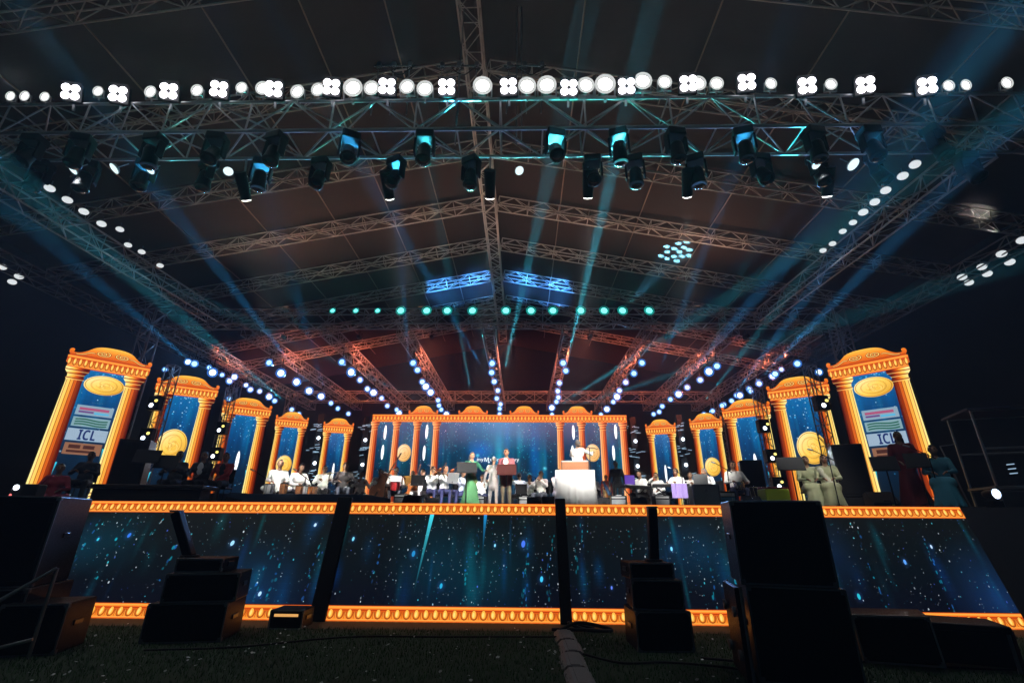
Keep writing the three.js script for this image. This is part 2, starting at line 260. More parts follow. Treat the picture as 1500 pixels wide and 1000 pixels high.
[-11.6, -8.9, -6.25, -4.1, -2.15, 2.8, 5.9, 8.6, 11.65].forEach((x, i) => {
  const y = RIDGE - Math.abs(x) * FALL - 0.02, m = single('purlin', cyl(0.022, 0.022, 23.4, 8), std(lin(0.3, 0.2, 0.14), 0.5, 0.4), 'thin roof purlin running back under the canopy', 'purlin', [x, y, -18.4], [Math.PI / 2, 0, 0], 'purlins under the canopy');
  m.userData.label = 'thin roof purlin running back under the canopy';
});
// nine trusses hung side by side between the middle and the rear truss
const FANX = [-12, -9.05, -6.05, -3.2, 0, 3, 6, 9, 12];
FANX.forEach((x, i) => {
  const spots = ['over the outer arches by the red jacket', 'over the white-shirted drummers', 'over the broad black post', 'over the seated men in white', 'over the grey suited man', 'over the conductor', 'over the seated keyboard player', 'over the lilac cloth', 'over the arches by the pale dresses'];
  truss('hanging_truss', 'narrow hanging truss with lamps below it, ' + spots[i], V(x, 8.12, -15.9), V(x, 8.12, -28.6), { w: 0.42, h: 0.42, bay: 0.42, r: 0.022, rb: 0.011, mat: M.aluDull, group: 'trusses hung over the stage' });
});

// ---------------------------------------------------------------- floodlights on the front truss
const WHITE = lin(1, 0.98, 0.93), COOL = lin(0.93, 0.95, 1.0);
const lensW = glow(WHITE, 6), lensC = glow(lin(0.95, 0.92, 1.0), 5);
const canShape = new THREE.LatheGeometry([[0.001, -0.2], [0.05, -0.2], [0.075, -0.17], [0.085, -0.05], [0.118, 0.02], [0.124, 0.05], [0.112, 0.05], [0.105, 0.015]].map(([x, y]) => new THREE.Vector2(x, y)), 20).rotateX(Math.PI / 2);
const lensShape = new THREE.SphereGeometry(0.16, 16, 2, 0, 6.2832, 0, 0.72).rotateX(Math.PI / 2).translate(0, 0, -0.09);
const yokeShape = merge([at(box(0.02, 0.2, 0.035), -0.14, -0.06, 0), at(box(0.02, 0.2, 0.035), 0.14, -0.06, 0), at(box(0.3, 0.02, 0.035), 0, -0.165, 0), at(cyl(0.02, 0.02, 0.08, 8), 0, -0.2, 0)]);
const floodHalo = new THREE.RingGeometry(0.1, 0.15, 18, 1).translate(0, 0, 0.052), haloW = glow(lin(0.9, 0.92, 0.9), 0.7);  // glowing ring imitates the halo of haze around the lens
function flood(p, s, warm) {
  const o = thing('floodlight', 'round white floodlight burning on top of the front truss', 'floodlight', p, 0, 'round floodlights on the front truss'); o.rotation.order = 'YXZ'; o.rotation.x = 0.28; o.rotation.y = rr(-0.08, 0.08); o.scale.setScalar(s);
  part('housing', canShape, M.black, o); part('lens', lensShape, warm ? lensW : lensC, o); part('halo_ring', floodHalo, haloW, o); part('yoke', yokeShape, M.steel, o);
  spot(p.clone().add(V(0, -0.03, 0.16)), p.clone().add(V(0, -5.5, 8)), warm ? WHITE : COOL, FLOOD * s * s, 26, 0.5, 5);
}
const quadBody = rbox(0.5, 0.5, 0.1, 0.02), quadLens = new THREE.SphereGeometry(0.225, 14, 2, 0, 6.2832, 0, 0.54).rotateX(Math.PI / 2).translate(0, 0, -0.12), doorShape = box(0.5, 0.012, 0.14);
function quad(p, turn) {
  const o = thing('blinder', 'square floodlight panel of four bright lamps on the front truss', 'floodlight', p, turn, 'four-lamp floodlight panels on the front truss'); o.rotation.order = 'YXZ'; o.rotation.x = 0.3; o.rotation.z = rr(-0.05, 0.05); o.scale.setScalar(0.7);
  part('housing', quadBody, M.black, o);
  for (const x of [-0.115, 0.115]) for (const y of [-0.115, 0.115]) part('lens', quadLens, lensC, o, [x, y, 0.055]);
  part('barn_door', doorShape, M.black, o, [0, 0.25, 0.1], [-0.5, 0, 0]); part('bracket', box(0.06, 0.26, 0.04), M.steel, o, [0, -0.33, -0.06]);
  spot(p.clone().add(V(0, 0, 0.2)), p.clone().add(V(0, -5.5, 8)), COOL, FLOOD * 1.5, 26, 0.5, 6);
}
const FLOOD = 15;
for (const [x, y, s] of [[17, 142, 0.8], [38, 142, 0.85], [67, 143, 0.8], [145, 135, 0.85], [222, 136, 1], [290, 134, 1], [355, 130, 0.95], [386, 131, 1.15], [437, 136, 1.15], [467, 133, 1.1], [518, 131, 1.5], [545, 131, 1.2], [597, 129, 1.2], [623, 132, 1.3], [707, 128, 1.5], [772, 128, 1.4], [801, 127, 1.5], [858, 127, 1.3], [886, 126, 1.6], [941, 121, 1.4], [973, 122, 1.1], [1022, 124, 1.2], [1049, 124, 1.05], [1128, 124, 0.95], [1216, 125, 0.95], [1388, 127, 0.9], [1413, 126, 0.9], [1473, 123, 0.95]]) flood(onD(x, y, 6.78), s * (x > 450 && x < 1060 ? 0.86 : 0.84), y < 134 && x > 350 && x < 1060);
for (const [x, y] of [[107, 138], [176, 141], [250, 137], [323, 134], [403, 134], [487, 131], [568, 130], [655, 131], [745, 130], [833, 132], [917, 130], [1007, 126], [1092, 124], [1180, 129], [1265, 128], [1355, 129]]) quad(onD(x, y, 6.74), THREE.MathUtils.clamp((750 - x) / 2600, -0.3, 0.3));

// hoists, clamps and bars above the middle of the front truss
[[548, 606], [640, 705], [738, 800]].forEach(([x0, x1], i) => {
  const a = onD(x0, 97, 7.2), b = onD(x1, 97, 7.2), o = thing('hoist_bar', ['hoist bar with hanging clamps above the floodlights, beside the paired chains', 'hoist bar with hooks above the floodlights between two chains', 'hoist bar with a cable loop above the floodlights'][i], 'bar', [a.x, a.y, a.z]);
  rod('bar', V(0, 0, 0), V(b.x - a.x, 0, 0), 0.02, M.chrome, o, UNIT8);
  for (const t of [0.12, 0.5, 0.9]) { const x = (b.x - a.x) * t; part('clamp', rbox(0.09, 0.13, 0.07, 0.02), M.steel, o, [x, 0.04, 0]); part('shackle', new THREE.TorusGeometry(0.05, 0.012, 6, 14), M.chrome, o, [x, -0.08, 0]); rod('drop_rod', V(x, -0.12, 0), V(x + rr(-0.05, 0.05), TB + FH - a.y, 0), 0.012, M.steel, o); }
  part('cable_loop', tube([[0.3, 0, 0], [0.42, -0.2, 0.03], [0.6, -0.26, 0], [0.78, -0.12, 0.02], [0.9, 0.02, 0]], 0.012), M.black, o);
});
for (const [x, i] of [[672, 0], [757, 1], [764, 2]]) { const p = onD(x, 130, 7.25); single('hoist_chain', cyl(0.014, 0.014, 12.6 - TB, 6), M.steel, ['lifting chain rising from the front truss beside the hooked bar', 'lifting chain of a close pair rising from the front truss', 'lifting chain of a close pair rising from the front truss'][i], 'chain', [p.x, (12.6 + TB) / 2, p.z], undefined, 'lifting chains'); }

// moving heads hanging in a row under the front truss
const headShape = new THREE.LatheGeometry([[0.001, 0.16], [0.09, 0.15], [0.12, 0.08], [0.125, -0.08], [0.14, -0.2], [0.15, -0.24], [0.13, -0.25], [0.001, -0.23]].map(([x, y]) => new THREE.Vector2(x, y)), 18);
const mh = { base: rbox(0.34, 0.17, 0.28, 0.03), arm: rbox(0.045, 0.36, 0.16, 0.02), clamp: rbox(0.06, 0.1, 0.08, 0.015), lens: new THREE.SphereGeometry(0.2, 16, 5, 0, 6.2832, 0, 0.6).rotateX(Math.PI).translate(0, -0.06, 0) };
const lensOff = new THREE.MeshPhysicalMaterial({ color: lin(0.02, 0.03, 0.04), roughness: 0.08, clearcoat: 1 });
function movingHead(p, tilt, pan, label, lens = lensOff, group = 'moving heads under the front truss') {
  const o = thing('moving_head', label, 'stage light', p, pan, group);
  part('base', mh.base, M.black, o, [0, -0.15, 0]); part('clamp', mh.clamp, M.steel, o, [0, -0.03, 0]);
  part('arm', mh.arm, M.black, o, [-0.175, -0.4, 0]); part('arm', mh.arm, M.black, o, [0.175, -0.4, 0]);
  const h = part('head', headShape, M.black, o, [0, -0.5, 0], [tilt, 0, 0]); part('lens', mh.lens, lens, h, [0, -0.06, 0]);
  return o;
}
const headX = [30, 62, 97, 130, 163, 215, 262, 305, 347, 384, 428, 470, 530, 580, 632, 690, 810, 868, 897, 930, 975, 1020, 1068, 1115, 1165, 1200, 1242, 1285, 1330, 1420];
const headMid = {};
headX.forEach((x, i) => { const p = onD(x, 205, 7.35); p.y = TB - 0.02; p.z = -FT - FW + (i % 2 ? 0.02 : FW - 0.02); headMid[x] = p.clone().add(V(0, -0.38, -0.05)); movingHead(p, rr(-0.5, 0.25), rr(-0.6, 0.6), 'black moving head hanging dark under the front truss'); });
// the small frosted lamps that hang below the heads and along the side trusses
const lensF = glow(lin(0.9, 0.95, 0.97), 0.8), lensT = glow(lin(0.75, 0.95, 1), 1.2);
const lampHood = new THREE.SphereGeometry(0.13, 18, 8, 0, 6.2832, 0, 1.35).scale(1, 0.8, 1), lampFace = new THREE.CircleGeometry(0.125, 14).rotateX(Math.PI / 2), lampStem = cyl(0.012, 0.012, 0.28, 6);
function houseLamp(p, s, tiltX, tiltZ, label, group, lens = lensF, cd = 1.2) {
  const o = thing('house_lamp', label, 'lamp', p, 0, group); o.scale.setScalar(s); o.rotation.set(tiltX, 0, tiltZ);
  part('hood', lampHood, M.ash, o); part('lens', lampFace, lens, o, [0, 0.005, 0]); part('stem', lampStem, M.steel, o, [0, 0.22, 0]);
  spot(p.clone().add(V(0, -0.04, 0)), p.clone().add(V(0, -4, 0)), lin(0.9, 0.95, 1), cd * s, 55, 0.6, 4); return o;
}
for (const [x, y] of [[46, 259], [72, 276], [98, 293], [122, 310], [148, 328], [175, 336], [187, 359], [207, 369], [234, 389]]) houseLamp(onY(x, y, 8.9), x < 160 ? 0.85 : 0.75, -0.25, 0.3, 'frosted lamp in the row beside the side truss over the dark-clad men', 'lamps beside the side truss over the dark-clad men');
for (const [x, y] of [[1341, 241], [1323, 258], [1298, 279], [1282, 296], [1265, 311], [1250, 326], [1235, 339], [1220, 357], [1206, 367]]) houseLamp(onY(x, y, 8.9), x > 1260 ? 0.85 : 0.72, -0.25, -0.3, 'frosted lamp in the row beside the side truss over the woman in red', 'lamps beside the side truss over the woman in red');
for (const [x, y] of [[1410, 406], [1420, 414], [1439, 391], [1447, 401], [1468, 372], [1480, 384], [1498, 352]]) houseLamp(onY(x, y, 9.75), 1.1, -0.35, -0.4, 'frosted lamp of the cluster under the far eave truss with the bright rafter', 'lamps under the eave truss by the bright rafter');
for (const [x, y] of [[2, 391], [17, 413], [27, 405]]) houseLamp(onY(x, y, 9.75), 1.05, -0.35, 0.4, 'frosted lamp of the trio under the eave truss above the dark night', 'lamps under the eave truss above the red cloth');
for (const [x, y, s] of [[105, 248, 0.85], [166, 247, 0.85], [219, 249, 0.7], [334, 251, 0.7], [1197, 241, 0.75], [1251, 241, 0.95], [761, 250, 0.7]]) { const p = onD(x, y, 7.3); houseLamp(p, s, -0.5, rr(-0.5, 0.5), 'small white lamp hung among the moving heads under the front truss', 'small lamps among the moving heads', lensT, 11); }

// ---------------------------------------------------------------- lamps on the middle truss and below the hanging trusses
const lensTurq = glow(lin(0.2, 1, 0.88), 1.7), lensBlue = glow(lin(0.34, 0.68, 1), 2.1), lensIce = glow(lin(0.6, 0.84, 1), 2.6);
const parShape = new THREE.LatheGeometry([[0.001, -0.26], [0.07, -0.25], [0.09, -0.2], [0.1, 0], [0.12, 0.03], [0.11, 0.035], [0.095, 0.0]].map(([x, y]) => new THREE.Vector2(x, y)), 16).rotateX(Math.PI / 2);
const parLens = new THREE.CircleGeometry(0.1, 12).translate(0, 0, 0.008);
const parHalo = new THREE.RingGeometry(0.098, 0.15, 16, 1).translate(0, 0, 0.012), haloBlue = glow(lin(0.05, 0.26, 1), 0.75), haloTurq = glow(lin(0.01, 0.6, 0.52), 0.6);  // coloured rings glow in place of the blue or turquoise halo
const parYoke = merge([at(box(0.015, 0.18, 0.03), -0.125, 0.09, -0.06), at(box(0.015, 0.18, 0.03), 0.125, 0.09, -0.06), at(box(0.265, 0.015, 0.03), 0, 0.185, -0.06)]);
function par(p, label, group, lens, color, cd, s = 1, down = 0.15, pan = 0, stem = 0, beamy = true) {
  const o = thing('par_lamp', label, 'stage light', p, pan, group); o.rotation.order = 'YXZ'; o.rotation.x = down; o.scale.setScalar(s);
  part('housing', parShape, M.black, o); part('lens', parLens, lens, o); if (beamy) part('halo_ring', parHalo, lens === lensTurq ? haloTurq : haloBlue, o); part('yoke', parYoke, M.black, o);
  if (stem) part('stem', cyl(0.018, 0.018, Math.abs(stem), 6), M.black, o, [0, stem / 2 + 0.18 * Math.sign(stem), -0.06], [-down, 0, 0]);
  const f = V(Math.sin(pan) * Math.cos(down), -Math.sin(down), Math.cos(pan) * Math.cos(down));
  if (cd) spot(p.clone().addScaledVector(f, 0.06 * s), p.clone().add(V(f.x * 6, beamy ? -0.9 : f.y * 6, 6 * f.z)), color, cd, beamy ? 17 : 26, 0.6, 4);
  return o;
}
for (const x of [487, 521, 553, 587, 625, 655, 692, 741, 778, 810, 851, 885, 912, 951]) par(onD(x, 455, 15.98), 'turquoise lamp in the row on top of the middle truss', 'turquoise lamps on the middle truss', lensTurq, lin(0.08, 0.95, 0.82), 120, x < 560 ? 0.85 : 1.3, -0.1, 0);
const fanNames = ['over the outer arches by the red jacket', 'over the white-shirted drummers', 'over the broad black post', 'over the seated men in white', 'over the grey suited man', 'over the conductor', 'over the seated keyboard player', 'over the lilac cloth', 'over the arches by the pale dresses'];
FANX.forEach((x, i) => {
  const n = [8, 8, 9, 9, 8, 8, 8, 9, 8][i];
  for (let k = 0; k < n; k++) {
    const t = (k + rr(-0.22, 0.22)) / (n - 1), d = 17.6 + 9.6 * THREE.MathUtils.clamp(t, 0, 1), big = rnd() < 0.25;
    par(V(x + rr(-0.12, 0.12), 7.38 + rr(-0.05, 0.05), -d), 'blue-white lamp hung below the narrow truss ' + fanNames[i], 'lamps below the narrow truss ' + fanNames[i], big ? lensIce : lensBlue, lin(0.16, 0.42, 1), big ? 100 : 34, big ? 1.4 : 1.05, rr(0.05, 0.3), rr(-0.2, 0.2) - x * 0.02, 0.33);
  }
});

// ---------------------------------------------------------------- beams through the haze: narrow moving heads below the hanging trusses
const BEAM = 340000;
const beam = (ox, oy, oh, q, color, k = 1, half = 0.95) => spot(onY(ox, oy, oh), q, color, BEAM * k, half, 0.35, 1.5);
const TEAL = lin(0.05, 0.6, 0.75), BLUE = lin(0.05, 0.42, 0.9), DEEP = lin(0.03, 0.34, 0.72);
beam(720, 556, 7.35, headMid[690], TEAL, 0.75); beam(830, 530, 7.35, headMid[897], TEAL, 0.95); beam(737, 548, 7.35, headMid[810], TEAL, 0.6);
beam(712, 546, 7.35, headMid[530], DEEP, 0.35); beam(421, 592, 7.3, onD(190, 400, 10), TEAL, 0.75, 0.9); beam(453, 567, 7.3, headMid[215], DEEP, 0.5);
beam(520, 560, 7.3, headMid[305], DEEP, 0.4); beam(1072, 583, 7.3, onD(1235, 360, 9), BLUE, 0.6, 0.85); beam(1106, 562, 7.3, onD(1285, 380, 9), BLUE, 0.5, 0.8);
beam(985, 578, 7.3, onD(1120, 420, 10), DEEP, 0.5, 0.9); beam(812, 598, 7.3, onD(1060, 440, 12), TEAL, 0.6, 0.9); beam(822, 601, 7.3, onD(1010, 540, 16), TEAL, 0.45, 0.8); beam(880, 595, 7.3, headMid[1242], DEEP, 0.55, 1.1);
beam(300, 548, 7.3, onD(120, 395, 9), DEEP, 0.3, 0.9); beam(600, 545, 7.3, headMid[580], DEEP, 0.3); beam(395, 580, 7.3, onD(262, 470, 13), TEAL, 0.4, 0.7); beam(480, 590, 7.3, headMid[384], DEEP, 0.3, 0.8); beam(690, 575, 7.3, headMid[632], TEAL, 0.3, 0.7); beam(960, 560, 7.3, headMid[1068], DEEP, 0.35, 0.8); beam(1030, 590, 7.3, onD(1180, 400, 10), TEAL, 0.4, 0.7); beam(645, 600, 7.3, onD(470, 520, 16), TEAL, 0.35, 0.7);
// weaker turquoise beams that end on the front truss and its moving heads
for (const [ox, oy, tx, ty] of [[500, 545, 195, 208], [540, 560, 240, 222], [712, 546, 668, 172], [733, 548, 692, 168], [829, 533, 812, 228], [829, 533, 898, 205], [945, 535, 1003, 205], [1030, 540, 1165, 212], [1040, 545, 1215, 225]]) spot(onY(ox, oy, 7.35), onD(tx, ty, 7.25), lin(0.04, 0.75, 0.8), 16000, 1.1, 0.6, 1.5);

// added red floods, out of sight behind the middle truss, tint the hanging trusses
FANX.forEach((x, i) => par(V(x + 0.9, 8.2, -16.9), 'small added red flood beside the narrow truss ' + fanNames[i], 'added red floods behind the middle truss', glow(lin(1, 0.12, 0.06), 1.2), lin(1, 0.2, 0.1), 380, 0.8, -0.03, Math.PI + 0.12, 0.18, false));

spot(onY(1468, 372, 9.75).add(V(-0.3, 0.25, 0.2)), V(15.9, 11.0, -12.7), lin(1, 0.98, 0.92), 16, 20, 0.5, 3);   // upward share of the eave lamps on the rafter end

// amber uplights added on the middle truss, standing in for stage spill on rafters
for (const [x, d, w] of [[-8, 16.75, 'over the drummers'], [-2.7, 16.75, 'over the violinists'], [2.7, 16.75, 'over the podium'], [8, 16.75, 'over the flight case']]) {
  const o = thing('added_uplight', 'small amber fill lamp added on the middle truss ' + w, 'stage light', [x, 9.13, -d + 0.4], 0, 'added amber uplights on the middle truss');
  part('housing', rbox(0.2, 0.12, 0.16, 0.02), M.black, o, [0, 0.06, 0]); part('lens', box(0.16, 0.01, 0.12), glow(lin(1, 0.55, 0.3), 0.8), o, [0, 0.126, 0]);
  spot(V(x, 9.3, -d + 0.4), V(x * 1.05, 14, -d + 2.2), lin(1, 0.6, 0.42), 24, 72, 0.5, 4);
}

// ---------------------------------------------------------------- arches and main screen: shaped screen panels
const columnTex = (a, b, c, d, flutes) => tex(128, 512, (g, w, h) => { // the picture of a fluted column as it is shown, bright edge to deep red edge
  const q = g.createLinearGradient(0, 0, w, 0); q.addColorStop(0, a); q.addColorStop(0.12, a); q.addColorStop(0.36, b); q.addColorStop(0.58, c); q.addColorStop(0.8, d); q.addColorStop(1, d); g.fillStyle = q; g.fillRect(0, 0, w, h);
  for (let k = 0; k < flutes; k++) { const x = (k + 0.5) * w / flutes; g.strokeStyle = `rgba(110,25,4,${0.35 + 0.3 * k / flutes})`; g.lineWidth = w / flutes * 0.28; g.beginPath(); g.moveTo(x, h * 0.1); g.lineTo(x, h * 0.93); g.stroke(); g.strokeStyle = `rgba(255,232,140,${Math.max(0, 0.65 - 0.75 * k / flutes)})`; g.lineWidth = w / flutes * 0.2; g.beginPath(); g.moveTo(x - w / flutes * 0.3, h * 0.1); g.lineTo(x - w / flutes * 0.3, h * 0.93); g.stroke(); }
  for (const y of [0.02, 0.05, 0.085, 0.93, 0.955, 0.98]) { g.strokeStyle = 'rgba(120,30,5,.75)'; g.lineWidth = 4; g.beginPath(); g.moveTo(0, y * h); g.lineTo(w, y * h); g.stroke(); g.strokeStyle = 'rgba(255,220,130,.7)'; g.lineWidth = 3; g.beginPath(); g.moveTo(0, y * h + 5); g.lineTo(w, y * h + 5); g.stroke(); }
});
const colSide = columnTex('#fff09a', '#ffbe44', '#cc4e0d', '#4f0e02', 7), colMain = columnTex('#ffc489', '#ff9a58', '#dc5a28', '#7d2410', 5);
const pedTex = tex(512, 192, (g, w, h) => {
  const q = g.createLinearGradient(0, 0, 0, h); q.addColorStop(0, '#ffc04a'); q.addColorStop(0.45, '#f58a22'); q.addColorStop(1, '#cf4d10'); g.fillStyle = q; g.fillRect(0, 0, w, h);
  g.lineCap = 'round';
  for (const s of [-1, 1]) { const cx = w / 2 + s * 62; for (const [lw, c] of [[15, '#6d1f05'], [7, '#ffd878']]) { g.strokeStyle = c; g.lineWidth = lw; g.beginPath(); for (let t = 0; t < 11; t += 0.2) { const r = 46 - t * 3.6; g.lineTo(cx + s * Math.cos(t + 2.2) * r, h * 0.56 - Math.sin(t + 2.2) * r * 0.85); } g.stroke(); g.beginPath(); g.moveTo(cx + s * 50, h * 0.62); g.bezierCurveTo(cx + s * 80, h * 0.5, cx + s * 105, h * 0.95, cx + s * 150, h * 0.86); g.stroke(); } }
  g.strokeStyle = '#7a2405'; g.lineWidth = 5; g.beginPath(); g.moveTo(0, h - 14); g.lineTo(w, h - 14); g.stroke();
});
const coinTex = (a, b, c) => tex(256, 256, (g, w, h) => {
  const q = g.createLinearGradient(0, 0, w, h); q.addColorStop(0, a); q.addColorStop(0.5, b); q.addColorStop(1, c); g.fillStyle = q; g.fillRect(0, 0, w, h);
  for (const [r, k] of [[118, 6], [84, 3], [78, 2]]) { g.strokeStyle = 'rgba(150,85,10,.55)'; g.lineWidth = k; g.beginPath(); g.arc(w / 2, h / 2, r, 0, 7); g.stroke(); }
  for (let i = 0; i < 16; i++) { g.strokeStyle = `rgba(${i % 2 ? '160,95,15' : '255,240,170'},.35)`; g.lineWidth = 4; g.beginPath(); g.arc(w / 2 + rr(-30, 30), h / 2 + rr(-30, 30), rr(12, 42), rnd() * 6, rnd() * 6 + 1.8); g.stroke(); }
});
const coinGold = glow(0xffffff, 1.15, coinTex('#fff4c4', '#ffd05a', '#d3942a')), coinPeach = glow(0xffffff, 1.2, coinTex('#fff0d2', '#f8c98a', '#d99a4a'));
function plate(points, depth, curved) { // a flat cut-out with its picture fitted to its outline
  const s = points instanceof THREE.Shape ? points : new THREE.Shape(points.map(([x, y]) => new THREE.Vector2(x, y))), g = new THREE.ExtrudeGeometry(s, { depth, bevelEnabled: false, curveSegments: curved ?? 12 });
  g.computeBoundingBox(); const { min, max } = g.boundingBox, p = g.attributes.position, u = g.attributes.uv;
  for (let i = 0; i < p.count; i++) u.setXY(i, (p.getX(i) - min.x) / (max.x - min.x), (p.getY(i) - min.y) / (max.y - min.y));
  return g;
}
function columnOutline(r, h) { const q = r * 0.84, half = [[r * 1.2, 0], [r * 1.2, h * 0.02], [r * 1.05, h * 0.035], [r * 1.08, h * 0.055], [r, h * 0.07], [q, h * 0.9], [q * 1.15, h * 0.915], [q, h * 0.925], [q * 1.05, h * 0.945], [r * 1.25, h * 0.975], [r * 1.25, h]]; return [...half, ...half.map(([x, y]) => [-x, y]).reverse()]; }
function pedimentShape(w, h) {
  const s = new THREE.Shape(), a = w / 2; s.moveTo(-a, 0); s.lineTo(a, 0); s.lineTo(a, h * 0.1);
  s.bezierCurveTo(a * 1.05, h * 0.2, a * 1.06, h * 0.48, a * 0.98, h * 0.5); s.bezierCurveTo(a * 0.9, h * 0.5, a * 0.92, h * 0.3, a * 0.95, h * 0.26); s.bezierCurveTo(a * 0.8, h * 0.16, a * 0.68, h * 0.36, a * 0.52, h * 0.72); s.bezierCurveTo(a * 0.38, h * 1.0, a * 0.15, h, 0, h);
  s.bezierCurveTo(-a * 0.15, h, -a * 0.38, h * 1.0, -a * 0.52, h * 0.72); s.bezierCurveTo(-a * 0.68, h * 0.36, -a * 0.8, h * 0.16, -a * 0.95, h * 0.26); s.bezierCurveTo(-a * 0.92, h * 0.3, -a * 0.9, h * 0.5, -a * 0.98, h * 0.5); s.bezierCurveTo(-a * 1.06, h * 0.48, -a * 1.05, h * 0.2, -a, h * 0.1); s.closePath(); return s;
}
function nichePicture(kind) {
  return tex(256, 512, (g, w, h) => {
    const q = g.createLinearGradient(0, 0, 0, h); q.addColorStop(0, '#0f6aa8'); q.addColorStop(0.3, '#0a3e70'); q.addColorStop(0.62, '#0a2540'); q.addColorStop(1, '#08141f'); g.fillStyle = q; g.fillRect(0, 0, w, h);
    for (let i = 0; i < 9; i++) curtain(g, rnd() * w, -0.05 * h, rr(20, 80), rr(0.3, 0.8) * h, i % 2 ? '20,150,200' : '10,110,190', rr(0.15, 0.5));
    for (let i = 0; i < 120; i++) { const y = Math.pow(rnd(), 2.4) * h, r = rr(1.6, 6.5); g.fillStyle = `rgba(${rnd() < 0.5 ? '220,245,255' : '80,190,250'},${rr(0.35, 0.95)})`; g.fillRect(rnd() * w, y, r * 1.4, r); }
    streak(g, w * 0.12, h * 0.72, h * 0.24, 9, -8, '60,225,250'); streak(g, w * 0.88, h * 0.6, h * 0.12, 8, -4, '60,225,250');
    if (kind === 'logos') { // the four sponsor boards shown on the screen
      const bx = w * 0.16, bw = w * 0.68;
      g.fillStyle = '#5b7f99'; g.font = 'bold 15px sans-serif'; g.textAlign = 'center'; g.fillText('– – – – –', w / 2, h * 0.262);
      g.fillStyle = '#8fa9bb'; g.fillRect(bx, h * 0.28, bw, h * 0.078); g.fillStyle = '#b0567a'; g.fillRect(bx + 14, h * 0.298, bw * 0.8, 10); g.fillStyle = '#6d4a86'; g.fillRect(bx + 14, h * 0.325, bw * 0.4, 7); g.fillStyle = '#58b8e0'; g.fillRect(bx + bw * 0.5, h * 0.33, bw * 0.4, 7);
      g.fillStyle = '#86a8b2'; g.fillRect(bx, h * 0.372, bw, h * 0.075); g.strokeStyle = '#24604f'; g.lineWidth = 5; for (const k of [0, 1, 2]) { g.beginPath(); g.moveTo(bx + 12, h * (0.392 + 0.019 * k)); g.bezierCurveTo(bx + bw * 0.4, h * (0.375 + 0.019 * k), bx + bw * 0.6, h * (0.409 + 0.019 * k), bx + bw - 12, h * (0.392 + 0.019 * k)); g.stroke(); }
      g.fillStyle = '#9db4c9'; g.fillRect(bx - 6, h * 0.462, bw + 12, h * 0.092); g.fillStyle = '#142a66'; g.font = 'bold 54px sans-serif'; g.fillText('ICL', w / 2, h * 0.546);
      g.fillStyle = '#93664e'; g.fillRect(bx + 2, h * 0.57, bw - 4, h * 0.088); g.fillStyle = '#4a2a26'; g.fillRect(bx + 22, h * 0.585, bw * 0.3, 14); g.fillRect(bx + bw * 0.5, h * 0.585, bw * 0.3, 14); g.fillRect(bx + 18, h * 0.625, bw * 0.72, 9);
    }
  });
}
const nicheLogos = nichePicture('logos'), nichePlain = nichePicture(''), nichePlain2 = nichePicture('');
const white9 = glow(lin(0.92, 0.96, 1), 1.5);
const lensSlit = (w, h) => plate(new THREE.Shape().absellipse(0, 0, w * 0.36, h / 2, 0, Math.PI * 2), 0.004, 20);
const PTOP = 6.15, PBASE = ST + 0.1;
function arch(x, d, w, turn, kind, picture, label) {
  const o = thing('led_arch_screen', label, 'screen', [x, ST, -d], turn, 'glowing column arches'), hTot = PTOP - ST, mir = x > 0;
  const col = colSide.clone(); if (mir) { col.wrapS = THREE.RepeatWrapping; col.repeat.x = -1; col.offset.x = 1; col.needsUpdate = true; }
  const colMat = glow(0xffffff, 1.15, col), cw = w * 0.115, h = hTot - 0.36 - 0.1;
  part('cabinet', box(w * 0.98, hTot, 0.1), M.blackMatt, o, [0, hTot / 2, -0.08]);
  part('screen_face', box(w * 0.66, h, 0.01), glow(0xffffff, 1.0, picture), o, [0, 0.1 + h / 2, -0.022]);
  const cg = plate(columnOutline(cw, h), 0.03);
  for (const s of [-1, 1]) part('column', cg, colMat, o, [s * w * 0.36, 0.1, -0.012]);
  part('entablature', plate([[-w * 0.5, 0], [w * 0.5, 0], [w * 0.5, 0.1], [w * 0.525, 0.14], [w * 0.525, 0.36], [-w * 0.525, 0.36], [-w * 0.525, 0.14], [-w * 0.5, 0.1]], 0.045), glow(0xffffff, 1.15, band(w > 1.6 ? 2 : 1.5)), o, [0, 0.1 + h, -0.012]);
  part('pediment', plate(pedimentShape(w * 1.02, 0.42), 0.04, 10), glow(0xffffff, 1.15, pedTex), o, [0, hTot + 0.002, -0.012]);
  if (kind === 'slit') part('light_slit', lensSlit(w * 0.1, 0.85), white9, o, [w * 0.02, hTot * 0.46, -0.01]);
  else { const top = kind === 'logos', e = plate(new THREE.Shape().absellipse(0, 0, top ? w * 0.25 : w * 0.24, top ? 0.3 : w * 0.3, 0, Math.PI * 2), 0.012, 36); part('medallion', e, coinGold, o, [top ? 0.02 : (mir ? 0.03 : -0.02) * w, top ? hTot * 0.82 : hTot * 0.5, -0.01]); }
  part('base_plate', box(w, 0.08, 0.5), M.black, o, [0, 0.04, -0.15]);
  for (const s of [-1, 1]) rod('back_brace', V(s * w * 0.4, hTot * 0.8, -0.14), V(s * w * 0.4, 0, -0.9), 0.025, M.aluDull, o);
  return o;
}
const R = THREE.MathUtils.degToRad;
const archList = [[8.57, 24.65, 1.46, 18, 'slit', 'closest to the main screen'], [10.36, 23.1, 1.44, 27, 'coin', 'second out from the main screen'], [11.05, 20.25, 1.86, 37, 'slit', 'third out from the main screen'], [11.4, 16.8, 1.88, 35, 'coin', 'fourth out, with large coin'], [11.85, 13.8, 1.95, 47, 'logos', 'outermost, with sponsor boards']];
